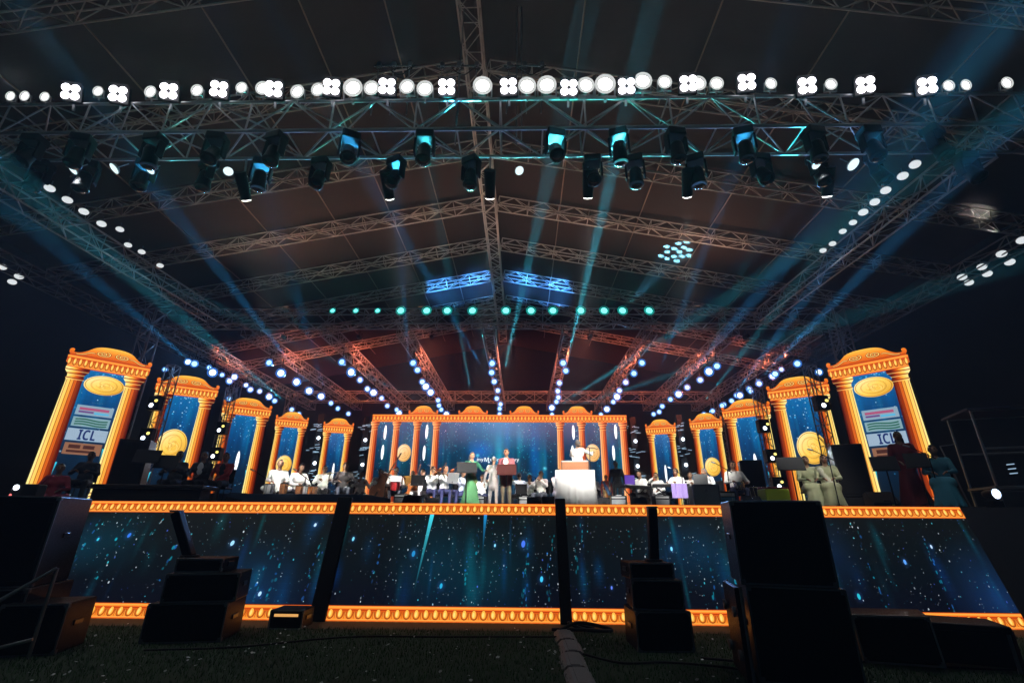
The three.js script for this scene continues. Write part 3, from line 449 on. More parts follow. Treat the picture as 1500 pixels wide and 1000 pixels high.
for (const s of [-1, 1]) archList.forEach(([x, d, w, t, k, n], i) => arch(s * x, d, w, -s * R(t), k, k === 'logos' ? nicheLogos : i % 2 ? nichePlain : nichePlain2, `orange column arch ${n}, towards the ${s < 0 ? 'red-jacketed man' : 'woman in red'}`));

{ // main screen
  const D = 25, TOP = 6.87, o = thing('led_main_screen', 'wide blue rear screen framed by eight orange columns with white words', 'screen', [0, ST, -D]), h = TOP - ST, ent = 0.4;
  const pic = tex(2048, 768, (g, w, h2) => {
    const q = g.createLinearGradient(0, 0, 0, h2); q.addColorStop(0, '#0d5a86'); q.addColorStop(0.25, '#0b4064'); q.addColorStop(0.6, '#0b2c45'); q.addColorStop(1, '#0a2030'); g.fillStyle = q; g.fillRect(0, 0, w, h2);
    for (let i = 0; i < 70; i++) curtain(g, rnd() * w, rr(-0.1, 0.3) * h2, rr(20, 120), rr(0.3, 0.9) * h2, ['16,130,170', '10,90,170', '20,160,160', '14,110,200'][i % 4], rr(0.2, 0.6));
    cloudlet(g, w * 0.5, 0, 420, '60,180,230', 0.6); cloudlet(g, w * 0.43, h2 * 0.35, 130, '30,120,240', 0.7); curtain(g, w * 0.505, h2 * 0.05, 90, h2 * 0.8, '40,190,215', 0.7);
    for (let i = 0; i < 620; i++) { const y = Math.pow(rnd(), 2.6) * h2, r = rr(1.5, 6.5); g.fillStyle = `rgba(${rnd() < 0.6 ? '225,248,255' : '70,210,230'},${rr(0.3, 0.95)})`; g.fillRect(rnd() * w, y, r, r * 1.3); }
    for (let i = 0; i < 26; i++) { const x = rnd() * w, n = 8 + rnd() * 14; for (let k = 0; k < n; k++) { g.fillStyle = `rgba(60,200,215,${rr(0.3, 0.85)})`; g.fillRect(x + rr(-16, 16), rr(0.02, 0.1) * h2 + k * rr(14, 24), rr(3, 7), rr(5, 12)); } }
    for (const [x, y] of [[0.3, 0.6], [0.42, 0.4], [0.62, 0.62], [0.68, 0.55], [0.58, 0.75], [0.71, 0.8]]) { cloudlet(g, x * w, y * h2, 22, '120,240,255', 0.9); }
    for (const x of [0.055, 0.21, 0.79, 0.945]) streak(g, x * w, h2 * 0.62, h2 * 0.2, 10, -8, '60,220,235');
    g.fillStyle = '#f4fbff'; g.font = 'bold 37px sans-serif'; g.textAlign = 'left'; // the words on the screen
    const tp = onD(698, 675, D), fb = ST + 0.25, fh = h - ent - 0.25; let x = (tp.x + 6.8) / 13.6 * w; const y = (1 - (tp.y - fb) / fh) * h2; g.fillText('my', x, y); x += g.measureText('my').width + 2; g.font = 'bold 50px sans-serif'; g.fillText('M', x, y + 5); g.beginPath(); g.ellipse(x + 41, y + 10, 8, 6, -0.3, 0, 7); g.fill(); x += g.measureText('M').width + 4; g.font = 'bold 37px sans-serif'; g.fillText('usic ministry', x, y);
  });
  part('cabinet', box(13.8, h, 0.12), M.blackMatt, o, [0, h / 2, -0.1]);
  part('screen_face', box(13.6, h - ent - 0.25, 0.02), glow(0xffffff, 1.0, pic), o, [0, 0.25 + (h - ent - 0.25) / 2, -0.03]);
  part('entablature', plate([[-6.9, 0], [6.9, 0], [6.9, ent], [-6.9, ent]], 0.05), glow(lin(1, 0.85, 0.72), 1.15, band(9)), o, [0, h - ent, -0.012]);
  for (const px of [620, 693, 768, 846]) part('pediment', plate(pedimentShape(1.55, 0.48), 0.045, 10), glow(lin(1, 0.88, 0.75), 1.15, pedTex), o, [onD(px, 604, D).x, h + 0.002, -0.012]);
  const cg = plate(columnOutline(0.19, h - ent - 0.25), 0.035), cm = glow(0xffffff, 1.15, colMain);
  for (const px of [549, 581, 611, 639.5, 820.5, 852, 883, 912.5]) part('column', cg, cm, o, [onD(px, 625, D).x, 0.25, -0.014]);
  const cx = (px, py) => { const p = onD(px, py, D); return [p.x, p.y - ST, -0.01]; };
  for (const px of [591.5, 868.5]) part('medallion', plate(new THREE.Shape().absellipse(0, 0, 0.37, 0.45, 0, Math.PI * 2), 0.014, 32), coinPeach, o, cx(px, 663));
  const slit = lensSlit(0.2, 0.78);
  for (const [px, py] of [[564, 633], [560, 662], [625, 632], [621, 663], [840, 633], [839, 663], [902, 632], [899, 663]]) part('light_slit', slit, white9, o, cx(px, py));
  part('plinth', box(13.9, 0.24, 0.5), M.black, o, [0, 0.12, -0.1]);
  const a = new THREE.RectAreaLight(lin(0.3, 0.75, 1), 0.12, 12, 4); a.name = 'screen_lamp'; a.position.set(0, 4.3, -D + 0.15); a.lookAt(0, 4.3, 0); scene.add(a);
}
// dark lamp towers between the arches: round lamps and clusters of short light bars
const barGlow = glow(lin(0.45, 0.68, 0.9), 0.75), barShape = box(0.2, 0.025, 0.02), dot = glow(lin(0.8, 0.9, 1), 3.2);
[[-9.62, 24.7, 'between two small arches by the drummers'], [-7.3, 25.3, 'beside the main screen by the drummers'], [7.3, 25.3, 'beside the main screen by the keyboard player'], [9.6, 24.6, 'between two small arches by the lilac cloth']].forEach(([x, d, w]) => {
  const o = thing('lamp_tower', 'dark tower of round lamps and light bars ' + w, 'light tower', [x, ST, -d], 0, 'lamp towers between the arches');
  part('mast', box(0.3, 5.0, 0.2), M.blackMatt, o, [0, 2.5, -0.12]); part('foot', box(0.8, 0.05, 0.6), M.black, o, [0, 0.025, -0.1]);
  for (const y of [1.2, 2.45, 3.75]) { part('lamp_lens', parLens, dot, o, [0.05, y - 0.05, 0.02], undefined, [0.95, 0.95, 1]); point(V(x + 0.05, ST + y - 0.05, -d + 0.12), lin(0.6, 0.8, 1), 0.8, 4); }
  for (const y of [0.5, 1.8, 3.1, 4.3]) for (let k = 0; k < 9; k++) part('light_bar', barShape, barGlow, o, [rr(-0.42, 0.42), y + rr(-0.25, 0.25), 0.05], [0, 0, rr(-0.15, 0.3)], [rr(0.7, 1.5), 1, 1]);
});
// truss masts beside the outer arches with stacked moving heads
const lensY = glow(lin(1, 0.8, 0.2), 1.6), lensV = glow(lin(0.8, 0.88, 1), 4);
function mastHeads(px, d, ys, w) {
  const b = onD(px, 650, d), m = truss('lamp_mast', 'dark upright truss with stacked stage lights ' + w, V(b.x, ST, -d), V(b.x, 6.6, -d), { w: 0.3, h: 0.3, bay: 0.35, r: 0.02, rb: 0.01, mat: M.aluDull, group: 'masts beside the arches' });
  for (const [x, y] of ys) {
    const p = onD(x, y, d - 0.35), o = thing('stage_spotlight', 'boxy black stage light with white and yellow lenses ' + w, 'stage light', p, 0, 'stage lights on the masts');
    part('housing', rbox(0.42, 0.5, 0.3, 0.04), M.black, o, [0, 0.02, -0.15]); part('lens', parLens, lensV, o, [-0.02, -0.08, 0.006], undefined, [0.75, 0.75, 1]); part('lens', parLens, lensY, o, [0.11, 0.08, 0.006], undefined, [0.6, 0.5, 1]); part('clamp', box(0.08, 0.1, 0.12), M.steel, o, [0, 0.1, -0.34]);
    spot(p.clone().add(V(0, -0.08, 0.06)), p.clone().add(V(0, -1, 6)), lin(0.8, 0.88, 1), 6, 45, 0.7, 3);
  }
}
mastHeads(222, 15.6, [[223, 590], [211, 638]], 'by the seated dark-clad men'); mastHeads(321, 18.6, [[322, 627], [313, 665]], 'by the red jacket');
mastHeads(1212, 15.6, [[1207, 590]], 'by the pale dresses'); mastHeads(1124, 18.6, [[1121, 624], [1132, 668], [1142, 709]], 'by the yellow case');
// extra blue wash lamps between the arches
[[275, 530], [306, 538], [325, 549], [343, 552], [360, 564], [380, 573], [394, 581], [241, 541], [335, 584], [1200, 545], [1170, 531], [1145, 541], [1132, 551], [1111, 562], [1100, 573], [1084, 579], [1072, 587], [1058, 594]].forEach(([x, y], i) => par(onD(x, y, 21.5), 'blue-white wash lamp above the outer arches on the side of the ' + (x < 750 ? 'red-jacketed man' : 'woman in red'), 'wash lamps above the outer arches on the side of the ' + (x < 750 ? 'red-jacketed man' : 'woman in red'), i % 3 ? lensBlue : lensIce, lin(0.16, 0.42, 1), i % 3 ? 34 : 100, i % 3 ? 0.9 : 1.2, 0.15, x < 750 ? 0.3 : -0.3, 0.3));

// ---------------------------------------------------------------- people
const skinTones = [lin(0.30, 0.16, 0.095), lin(0.24, 0.12, 0.07), lin(0.36, 0.2, 0.125)];
const bodyMat = new THREE.MeshStandardMaterial({ vertexColors: true, roughness: 0.8 }), hairMat = std(lin(0.012, 0.009, 0.008), 0.5), greyHair = std(lin(0.2, 0.19, 0.18), 0.7);
function ik(s, t, l1, l2, pole) { const d = t.clone().sub(s); let L = d.length(); if (L > (l1 + l2) * 0.99) { d.multiplyScalar((l1 + l2) * 0.99 / L); L = d.length(); t = s.clone().add(d); } const u = d.clone().normalize(), a = (l1 * l1 - l2 * l2 + L * L) / (2 * L), hh = Math.sqrt(Math.max(0, l1 * l1 - a * a)), q = pole.clone().addScaledVector(u, -pole.dot(u)).normalize(); return [s.clone().addScaledVector(u, a).addScaledVector(q, hh), t]; }
const paint = (g, c) => { const n = g.attributes.position.count, a = new Float32Array(n * 3); for (let i = 0; i < n; i++) a.set([c.r, c.g, c.b], i * 3); g.setAttribute('color', new THREE.BufferAttribute(a, 3)); return g; };
function headGeometry(skin, turn, nod) {
  const g = new THREE.SphereGeometry(1, 26, 20), p = g.attributes.position;
  for (let i = 0; i < p.count; i++) {
    let x = p.getX(i), y = p.getY(i), z = p.getZ(i); const jaw = y < 0 ? 1 - 0.28 * y * y : 1; x *= 0.076 * jaw; let zz = z * (z > 0 ? 0.092 : 0.1) * (y < -0.3 && z < 0 ? 0.8 : 1); const yy = y * 0.118;
    if (z > 0) { const n = Math.exp(-(x * x) / 0.00022) * Math.exp(-Math.pow((yy + 0.014) / 0.026, 2)); zz += 0.024 * n; for (const s of [-1, 1]) zz -= 0.009 * Math.exp(-Math.pow((x - s * 0.032) / 0.017, 2) - Math.pow((yy - 0.014) / 0.014, 2)); zz += 0.007 * Math.exp(-(x * x) / 0.0008 - Math.pow((yy + 0.062) / 0.012, 2)); zz += 0.01 * Math.exp(-(x * x) / 0.0009 - Math.pow((yy + 0.1) / 0.02, 2)); }
    p.setXYZ(i, x, yy, zz);
  }
  g.computeVertexNormals();
  const dark = lin(0.02, 0.012, 0.01), lip = skin.clone().multiply(lin(0.95, 0.55, 0.55)), L = [paint(g, skin)];
  for (const s of [-1, 1]) { L.push(paint(at(new THREE.SphereGeometry(0.011, 8, 6), s * 0.031, 0.014, 0.077), dark), paint(at(new THREE.SphereGeometry(1, 8, 6).scale(0.012, 0.03, 0.02), s * 0.077, 0.0, -0.005), skin), paint(at(new THREE.SphereGeometry(1, 8, 5).scale(0.02, 0.005, 0.008), s * 0.032, 0.036, 0.083), dark)); }
  L.push(paint(at(new THREE.SphereGeometry(1, 8, 5).scale(0.024, 0.007, 0.01), 0, -0.062, 0.083), lip));
  const m = merge(L); m.applyMatrix4(new THREE.Matrix4().makeRotationFromEuler(new THREE.Euler(nod, turn, 0, 'YXZ'))); return m;
}
function handGeometry(w, dir, side, skin) { // palm, four bent fingers and a thumb, along dir from the wrist
  const list = [at(new THREE.SphereGeometry(1, 10, 8).scale(0.042, 0.05, 0.019), 0, 0.045, 0)];
  [[-0.028, 0.062], [-0.01, 0.073], [0.01, 0.069], [0.028, 0.054]].forEach(([x, l]) => { list.push(at(new THREE.CapsuleGeometry(0.0092, l * 0.5, 2, 6), x, 0.095, 0.004, 0.25), at(new THREE.CapsuleGeometry(0.0085, l * 0.5, 2, 6), x, 0.128, 0.02, 0.75)); });
  list.push(at(new THREE.CapsuleGeometry(0.0105, 0.045, 2, 6), -side * 0.048, 0.05, 0.012, 0.3, 0, side * 0.7));
  const g = paint(merge(list), skin), q = new THREE.Quaternion().setFromUnitVectors(UPV, dir); g.applyMatrix4(new THREE.Matrix4().compose(w, q, V(1, 1, 1))); return g;
}
function person(o) { // o.pose: stand | sit | floor; hands are targets in the person's own axes, facing +z
  const t = thing('person', o.label, 'person', o.pos, o.turn ?? 0), S = o.size ?? 1, skin = skinTones[o.skin ?? 0];
  const pel = { stand: 0.93, sit: 0.53, floor: 0.13 }[o.pose], lean = o.lean ?? 0, up = (h, x = 0, z = 0) => V(x, pel + h * Math.cos(lean), z + h * Math.sin(lean));
  const shirt = o.shirt, pants = o.pants, B = [], add = (a, b, ra, rb, c) => B.push([a, b, ra, rb, c]);
  add(up(0, -0.075), up(0, 0.075), 0.115, 0.115, o.dress || o.jacket ? shirt : pants); add(up(0.15, -0.06), up(0.15, 0.06), 0.105, 0.105, shirt); add(up(0.34, -0.085), up(0.34, 0.085), 0.118, 0.118, shirt); add(up(0.02), up(0.4), 0.11, 0.11, shirt); add(up(0.46, -0.15), up(0.46, 0.15), 0.068, 0.068, shirt); add(up(0.46), up(0.6, 0, 0.015), 0.056, 0.052, skin);
  const wrists = [];
  for (const s of [-1, 1]) {
    const sh = up(0.455, s * 0.185), tgt = o.hands?.[s < 0 ? 0 : 1] ? V(...o.hands[s < 0 ? 0 : 1]) : o.pose === 'stand' ? V(s * 0.27, 0.84, 0.06) : o.pose === 'sit' ? V(s * 0.13, 0.66, 0.36) : V(s * 0.18, 0.3, 0.36);
    const [el, wr] = ik(sh, tgt, 0.29, 0.25, V(s * 0.7, -0.6, -0.5)); add(sh, el, 0.06, 0.047, o.sleeveless ? skin : shirt); add(el, wr, 0.045, 0.031, o.sleeveless || o.short ? skin : shirt); wrists.push([wr, wr.clone().sub(el).normalize(), s]);
    const hip = up(0, s * 0.095);
    if (o.dress && o.pose === 'stand') { add(V(s * 0.1, 0.12, 0), V(s * 0.1, 0.05, 0.1), 0.05, 0.035, skin); continue; }
    let kn, an; if (o.pose === 'stand') { kn = V(s * (0.1 + (o.stance ?? 0) * 0.5), 0.49, 0.025); an = V(s * (0.105 + (o.stance ?? 0)), 0.085, -0.02); } else if (o.pose === 'sit') { kn = V(s * 0.14, 0.53, 0.43); an = V(s * 0.13, 0.09, 0.42); } else { kn = V(s * 0.31, 0.16, 0.26); an = V(-s * 0.06, 0.09, 0.34); }
    add(hip, kn, 0.09, 0.062, o.dress ? shirt : pants); add(kn, an, 0.06, 0.043, o.dress ? shirt : pants); add(an.clone().add(V(0, -0.035, 0)), an.clone().add(V(s * 0.02, -0.045, 0.15)), 0.042, 0.034, o.shoes ?? lin(0.015, 0.012, 0.01));
  }
  if (o.dress) { if (o.pose === 'stand') { add(V(0, 0.96, 0), V(0, 0.08, 0), 0.13, 0.3, o.skirt ?? shirt); for (let k = 0; k < 7; k++) { const a = k * 0.9, c = Math.cos(a), s = Math.sin(a); add(V(c * 0.09, 0.8, s * 0.09), V(c * 0.27, 0.03, s * 0.27), 0.04, 0.075, o.skirt ?? shirt); } } else { add(V(-0.1, 0.5, 0.1), V(-0.1, 0.5, 0.42), 0.13, 0.12, o.skirt ?? shirt); add(V(0.1, 0.5, 0.1), V(0.1, 0.5, 0.42), 0.13, 0.12, o.skirt ?? shirt); add(V(0, 0.48, 0.42), V(0, 0.1, 0.45), 0.15, 0.23, o.skirt ?? shirt); for (let k = 0; k < 5; k++) { const a = k * 0.7 - 0.2, c = Math.cos(a), s = Math.sin(a); add(V(c * 0.12, 0.5, 0.42 + s * 0.08), V(c * 0.22, 0.03, 0.45 + s * 0.2), 0.04, 0.06, o.skirt ?? shirt); } } }
  if (o.jacket && o.pose === 'stand') add(V(0, 0.95, 0), V(0, 0.78, 0), 0.15, 0.165, shirt);
  if (o.shawl) add(up(0.42, -0.13, 0.06), V(0.1, pel - 0.1, 0.12), 0.06, 0.07, o.shawl);
  const lo = V(9, 9, 9), hi = V(-9, -9, -9); for (const [a, b, ra, rb] of B) { const r = Math.max(ra, rb) + 0.05; for (const q of [a, b]) { lo.min(q.clone().addScalar(-r)); hi.max(q.clone().addScalar(r)); } }
  const bx = B.map(([a, b, ra, rb, c]) => { const ab = b.clone().sub(a); return { ax: a.x, ay: a.y, az: a.z, x: ab.x, y: ab.y, z: ab.z, l: Math.max(1e-9, ab.lengthSq()), ra, dr: rb - ra, c }; });
  const one = (k, x, y, z) => { const px = x - k.ax, py = y - k.ay, pz = z - k.az; let h = (px * k.x + py * k.y + pz * k.z) / k.l; h = h < 0 ? 0 : h > 1 ? 1 : h; const dx = px - k.x * h, dy = py - k.y * h, dz = pz - k.z * h; return Math.sqrt(dx * dx + dy * dy + dz * dz) - k.ra - k.dr * h; };
  const KS = 0.035, sdf = (x, y, z) => { let d = 9; for (const k of bx) { const e = one(k, x, y, z), h = Math.max(0, KS - Math.abs(d - e)) / KS; d = Math.min(d, e) - h * h * KS * 0.25; } return o.dress ? Math.max(d, 0.025 - y) : d; };
  const N = 46, mc = new MarchingCubes(N, bodyMat, false, false, 40000), cen = lo.clone().add(hi).multiplyScalar(0.5), half = hi.clone().sub(lo).multiplyScalar(0.5).addScalar(0.02), hs = N / 2; mc.isolation = 0;
  for (let k = 0; k < N; k++) for (let j = 0; j < N; j++) for (let i = 0; i < N; i++) mc.field[k * N * N + j * N + i] = -sdf(cen.x + (i - hs) / hs * half.x, cen.y + (j - hs) / hs * half.y, cen.z + (k - hs) / hs * half.z);
  mc.update();
  const n = mc.count, P = new Float32Array(n * 3), NN = new Float32Array(n * 3), CC = new Float32Array(n * 3), UV = new Float32Array(n * 2), e = 0.004;
  for (let i = 0; i < n; i++) {
    const x = cen.x + mc.positionArray[i * 3] * half.x, y = cen.y + mc.positionArray[i * 3 + 1] * half.y, z = cen.z + mc.positionArray[i * 3 + 2] * half.z; P.set([x, y, z], i * 3);
    const g = V(sdf(x + e, y, z) - sdf(x - e, y, z), sdf(x, y + e, z) - sdf(x, y - e, z), sdf(x, y, z + e) - sdf(x, y, z - e)).normalize(); NN.set([g.x, g.y, g.z], i * 3);
    let best = 9, c = shirt; for (const k of bx) { const d = one(k, x, y, z); if (d < best) { best = d; c = k.c; } } CC.set([c.r, c.g, c.b], i * 3); UV.set([x, y], i * 2);
  }
  const body = new THREE.BufferGeometry(); body.setAttribute('position', new THREE.BufferAttribute(P, 3)); body.setAttribute('normal', new THREE.BufferAttribute(NN, 3)); body.setAttribute('uv', new THREE.BufferAttribute(UV, 2)); body.setAttribute('color', new THREE.BufferAttribute(CC, 3));
  const headAt = up(0.69, 0, 0.03); headAt.y -= 0.005;
  const g = merge([body, headGeometry(skin, o.look ?? 0, o.nod ?? 0).translate(headAt.x, headAt.y, headAt.z), ...wrists.map(([w, d, s]) => handGeometry(w, d, s, skin))]);
  part('body', g, bodyMat, t);
  if (o.hair !== 'bald') {
    const cap = new THREE.SphereGeometry(1, 22, 14, 0, Math.PI * 2, 0, 1.75).scale(0.084, 0.126, 0.107); const hp = cap.attributes.position;
    for (let i = 0; i < hp.count; i++) { const z = hp.getZ(i), y = hp.getY(i); if (z > 0.03 && y < 0.07) { hp.setZ(i, 0.03 - (0.07 - y) * 0.3); } hp.setX(i, hp.getX(i) + 0.002 * Math.sin(i * 5.1)); } cap.computeVertexNormals();
    const L = [cap]; if (o.hair === 'long') L.push(at(new THREE.SphereGeometry(1, 14, 12).scale(0.09, 0.2, 0.06), 0, -0.12, -0.07)); if (o.hair === 'bun') L.push(at(new THREE.SphereGeometry(0.05, 12, 10), 0, 0.0, -0.13));
    const hm = part('hair', merge(L), o.greyHair ? greyHair : hairMat, t, headAt, [0, o.look ?? 0, 0]); hm.rotation.order = 'YXZ'; hm.rotation.x = (o.nod ?? 0) - 0.12;
  }
  if (o.glasses) part('glasses', at(merge([at(new THREE.TorusGeometry(0.022, 0.004, 6, 14), -0.03, 0, 0), at(new THREE.TorusGeometry(0.022, 0.004, 6, 14), 0.03, 0, 0), at(box(0.02, 0.005, 0.005), 0, 0, 0)]), 0, 0.014, 0.095), M.black, t, headAt, [0, o.look ?? 0, 0]);
  if (o.front) part('shirt_front', at(new THREE.SphereGeometry(1, 14, 12).scale(0.075, 0.16, 0.016), 0, 0, 0), std(o.front, 0.8), t, up(0.36, 0, 0.108));
  t.scale.setScalar(S); return t;
}
const shirtW = lin(0.78, 0.77, 0.75), shirtB = lin(0.55, 0.62, 0.75), jeans = lin(0.035, 0.05, 0.11), navy = lin(0.03, 0.035, 0.12), charcoal = lin(0.02, 0.02, 0.024), denimGrey = lin(0.09, 0.1, 0.13);
// chairs
const chairProto = (() => { const o = new THREE.Group(); const add = (n, g, p) => part(n, g, M.black, o, p); add('seat', rbox(0.44, 0.05, 0.44, 0.02), [0, 0.43, 0]); add('backrest', rbox(0.42, 0.36, 0.035, 0.015), [0, 0.74, -0.23]); for (const x of [-0.19, 0.19]) { add('leg', cyl(0.014, 0.014, 0.41, 8), [x, 0.205, 0.19]); add('leg', cyl(0.014, 0.014, 0.93, 8), [x, 0.465, -0.225]); } return o; })();
function chair(p, turn, who) { const c = chairProto.clone(); c.name = numbered('chair'); c.position.copy(p); c.rotation.y = turn; c.userData = { label: 'black stage chair under the ' + who, category: 'chair', group: 'black chairs on the stage' }; scene.add(c); }
const on = (px, d) => { const p = onD(px, 705, d); p.y = ST; return p; };
function seated(px, d, turn, who, more) { const p = on(px, d); chair(p, turn, who); return person({ pose: 'sit', pos: p, turn, label: who + (more.doing ?? ' seated on the stage'), shirt: shirtW, pants: jeans, ...more }); }
const goldThread = lin(0.16, 0.2, 0.06);
person({ pose: 'stand', pos: on(690, 15.0), turn: 0.5, label: 'woman in a long green gown reading at a music stand', shirt: lin(0.03, 0.16, 0.09), skirt: lin(0.06, 0.2, 0.08), dress: true, hair: 'long', pants: charcoal, look: 0.3, nod: 0.15, hands: [[-0.1, 1.05, 0.32], [0.34, 1.16, 0.3]], shawl: goldThread, size: 0.99 });
person({ pose: 'stand', pos: on(722.5, 16.1), turn: Math.PI - 0.25, label: 'man in a pale grey suit standing with his back turned', shirt: lin(0.33, 0.31, 0.29), pants: lin(0.3, 0.29, 0.27), jacket: true, hair: 'short', greyHair: true, skin: 2, hands: [[0.27, 0.83, 0.04].map((v, i) => i ? v : -v), [0.33, 0.86, 0.02]], stance: 0.02, size: 0.99 });
person({ pose: 'stand', pos: on(741.5, 14.7), turn: -0.12, label: 'man in a dusty pink jacket and khaki trousers behind a music stand', shirt: lin(0.36, 0.1, 0.11), pants: lin(0.12, 0.1, 0.06), jacket: true, front: lin(0.8, 0.74, 0.55), hair: 'short', glasses: true, look: -0.5, hands: [[-0.12, 1.02, 0.3], [0.14, 1.02, 0.3]], size: 1.03 });
// violins and strings, in white
seated(633, 15.6, 0.7, 'white-shirted violinist with side parting', { pants: navy, look: 0.2, hands: [[0.0, 1.02, 0.33], [0.24, 1.06, 0.3]], doing: ' in navy trousers beside another in navy' });
seated(651, 15.9, 0.9, 'stout white-shirted violinist', { pants: navy, look: 0.1, size: 1.04, hands: [[0.02, 1.0, 0.34], [0.26, 1.05, 0.28]], doing: ' in navy trousers beside the green gown' });
seated(579, 15.8, 0.25, 'white-shirted player holding a red drum', { pants: denimGrey, hands: [[-0.14, 0.72, 0.36], [0.16, 0.74, 0.36]], doing: ' on his lap' });
seated(556, 16.6, 0.3, 'white-shirted bass player', { pants: charcoal, hands: [[-0.12, 0.9, 0.34], [0.12, 1.2, 0.25]], doing: ' with a long-necked upright instrument' });
seated(604, 17.2, 0.1, 'white-shirted cellist', { pants: charcoal, hands: [[-0.15, 0.8, 0.36], [0.16, 1.12, 0.25]], doing: ' behind a mustard board' });
seated(619, 16.4, -0.3, 'dark-haired musician in white', { pants: shirtW, hair: 'long', hands: [[-0.15, 0.95, 0.32], [0.12, 0.95, 0.32]], doing: ' behind a tilted music book' });
seated(677, 16.6, 1.2, 'pale-blue-shirted player', { shirt: shirtB, pants: navy, hands: [[-0.1, 1.0, 0.32], [0.16, 1.05, 0.3]], doing: ' half hidden by the green gown' });
seated(761, 17.6, Math.PI + 0.3, 'light-blue-shirted player', { shirt: shirtB, pants: charcoal, hands: [[-0.2, 1.0, 0.3], [0.2, 1.05, 0.3]], doing: ' with his back turned beside the khaki trousers' });
seated(793, 16.9, -0.4, 'bald man in white', { hair: 'bald', pants: denimGrey, look: -0.4, skin: 2, hands: [[-0.05, 1.05, 0.25], [0.1, 0.98, 0.3]], doing: ' holding a flute to his chin' });
seated(817, 16.2, 0.5, 'white-shirted player', { pants: shirtB, hands: [[-0.1, 0.9, 0.35], [0.15, 0.95, 0.33]], doing: ' beside the draped podium' });
seated(940, 16.6, -0.9, 'white-shirted man', { pants: charcoal, look: -0.2, nod: 0.3, lean: 0.1, hands: [[-0.18, 0.78, 0.4], [0.18, 0.78, 0.4]], doing: ' bent over a black keyboard' });
seated(992, 15.8, -0.8, 'white-shirted man in dark cap of hair', { pants: charcoal, look: -0.1, hands: [[-0.12, 0.85, 0.4], [0.18, 0.85, 0.38]], doing: ' behind a purple cloth' });
seated(1044, 15.4, -1.3, 'grey-haired man in white', { pants: charcoal, greyHair: true, lean: 0.35, hands: [[-0.1, 0.72, 0.42], [0.2, 0.75, 0.4]], doing: ' leaning over the flight case' });
seated(1077, 14.3, -0.15, 'broad white-shirted man', { pants: jeans, size: 1.05, nod: 0.25, hands: [[-0.16, 0.75, 0.36], [0.2, 0.72, 0.36]], doing: ' in jeans with a small drum' });
seated(528, 17.6, 0.4, 'white-shirted player', { pants: charcoal, look: 0.2, hands: [[-0.12, 0.95, 0.32], [0.16, 0.9, 0.33]], doing: ' before the lamp tower by the main screen' });
seated(706, 18.2, 0.2, 'white-shirted player', { pants: navy, hands: [[-0.1, 1.0, 0.3], [0.2, 1.02, 0.3]], doing: ' behind the grey suit and green gown' });
seated(776, 18.3, -0.3, 'dark-haired player in white', { pants: charcoal, hair: 'long', hands: [[-0.12, 0.95, 0.32], [0.14, 0.95, 0.32]], doing: ' behind the bald man' });
seated(868, 17.9, -0.4, 'white-shirted player', { pants: denimGrey, hands: [[-0.12, 0.85, 0.36], [0.14, 0.9, 0.34]], doing: ' behind the podium microphone' });
seated(962, 17.3, -0.6, 'white-shirted singer', { pants: charcoal, hands: [[-0.05, 1.12, 0.24], [0.16, 0.7, 0.34]], doing: ' between the two keyboards' });
seated(1012, 17.0, -0.5, 'pale-shirted player', { shirt: lin(0.5, 0.5, 0.48), pants: charcoal, hands: [[-0.12, 0.85, 0.36], [0.14, 0.9, 0.34]], doing: ' behind the laptop' });
seated(473, 15.6, 0.5, 'white-shirted percussionist', { pants: charcoal, hands: [[-0.16, 0.85, 0.38], [0.18, 0.85, 0.36]], doing: ' behind the cymbal' });
{ // conductor on a low box behind the draped podium
  const p = on(848, 15.2); single('conductor_box', rbox(1.0, 0.42, 0.8, 0.02), M.black, 'low black box under the conductor', 'platform', [p.x, ST + 0.21, p.z]);
  p.y += 0.42; person({ pose: 'stand', pos: p, turn: Math.PI - 0.5, label: 'conductor in a white shirt with raised hands above the podium', shirt: shirtW, pants: charcoal, hair: 'short', greyHair: true, look: 0.3, hands: [[-0.38, 1.35, 0.34], [0.2, 1.4, 0.4]], stance: 0.04 });
}
person({ pose: 'floor', pos: on(406, 13.3).add(V(0, 0.3, 0)), turn: 0.5, label: 'drummer in a loose white shirt sitting cross-legged at paired drums', shirt: shirtW, pants: shirtW, hands: [[-0.15, 0.33, 0.42], [0.17, 0.33, 0.42]], size: 1.02 });
person({ pose: 'floor', pos: on(433, 13.9).add(V(0, 0.3, 0)), turn: 0.9, lean: 0.3, nod: 0.3, label: 'drummer in white bending forward over a row of small drums', shirt: shirtW, pants: denimGrey, hands: [[-0.15, 0.3, 0.48], [0.17, 0.3, 0.46]] });
seated(503, 14.6, 0.4, 'dark-shirted man in faded jeans', { shirt: lin(0.03, 0.025, 0.025), pants: denimGrey, hands: [[-0.16, 0.75, 0.38], [0.16, 0.75, 0.38]], doing: ' among the percussion' });
seated(324, 12.5, 0.15, 'man in a red jacket over black', { shirt: lin(0.36, 0.035, 0.04), front: charcoal, pants: charcoal, hands: [[-0.1, 0.68, 0.4], [0.1, 0.68, 0.4]], doing: ' sitting with folded hands' });
seated(291, 12.3, 0.2, 'man in a black suit and white shirt', { shirt: charcoal, front: lin(0.7, 0.7, 0.7), pants: charcoal, greyHair: true, hands: [[-0.1, 0.7, 0.36], [0.12, 0.7, 0.36]], doing: ' beside the red jacket' });
seated(254, 12.2, 0.3, 'man in a dark grey patterned shirt', { shirt: lin(0.05, 0.05, 0.055), pants: charcoal, glasses: true, hands: [[-0.14, 0.78, 0.34], [0.12, 0.8, 0.34]], doing: ' near the second arch column' });
seated(122, 12.4, 0.5, 'dark-clad technician', { shirt: lin(0.03, 0.04, 0.06), pants: charcoal, hands: [[-0.14, 0.8, 0.36], [0.14, 0.8, 0.36]], doing: ' under the sponsor boards' });
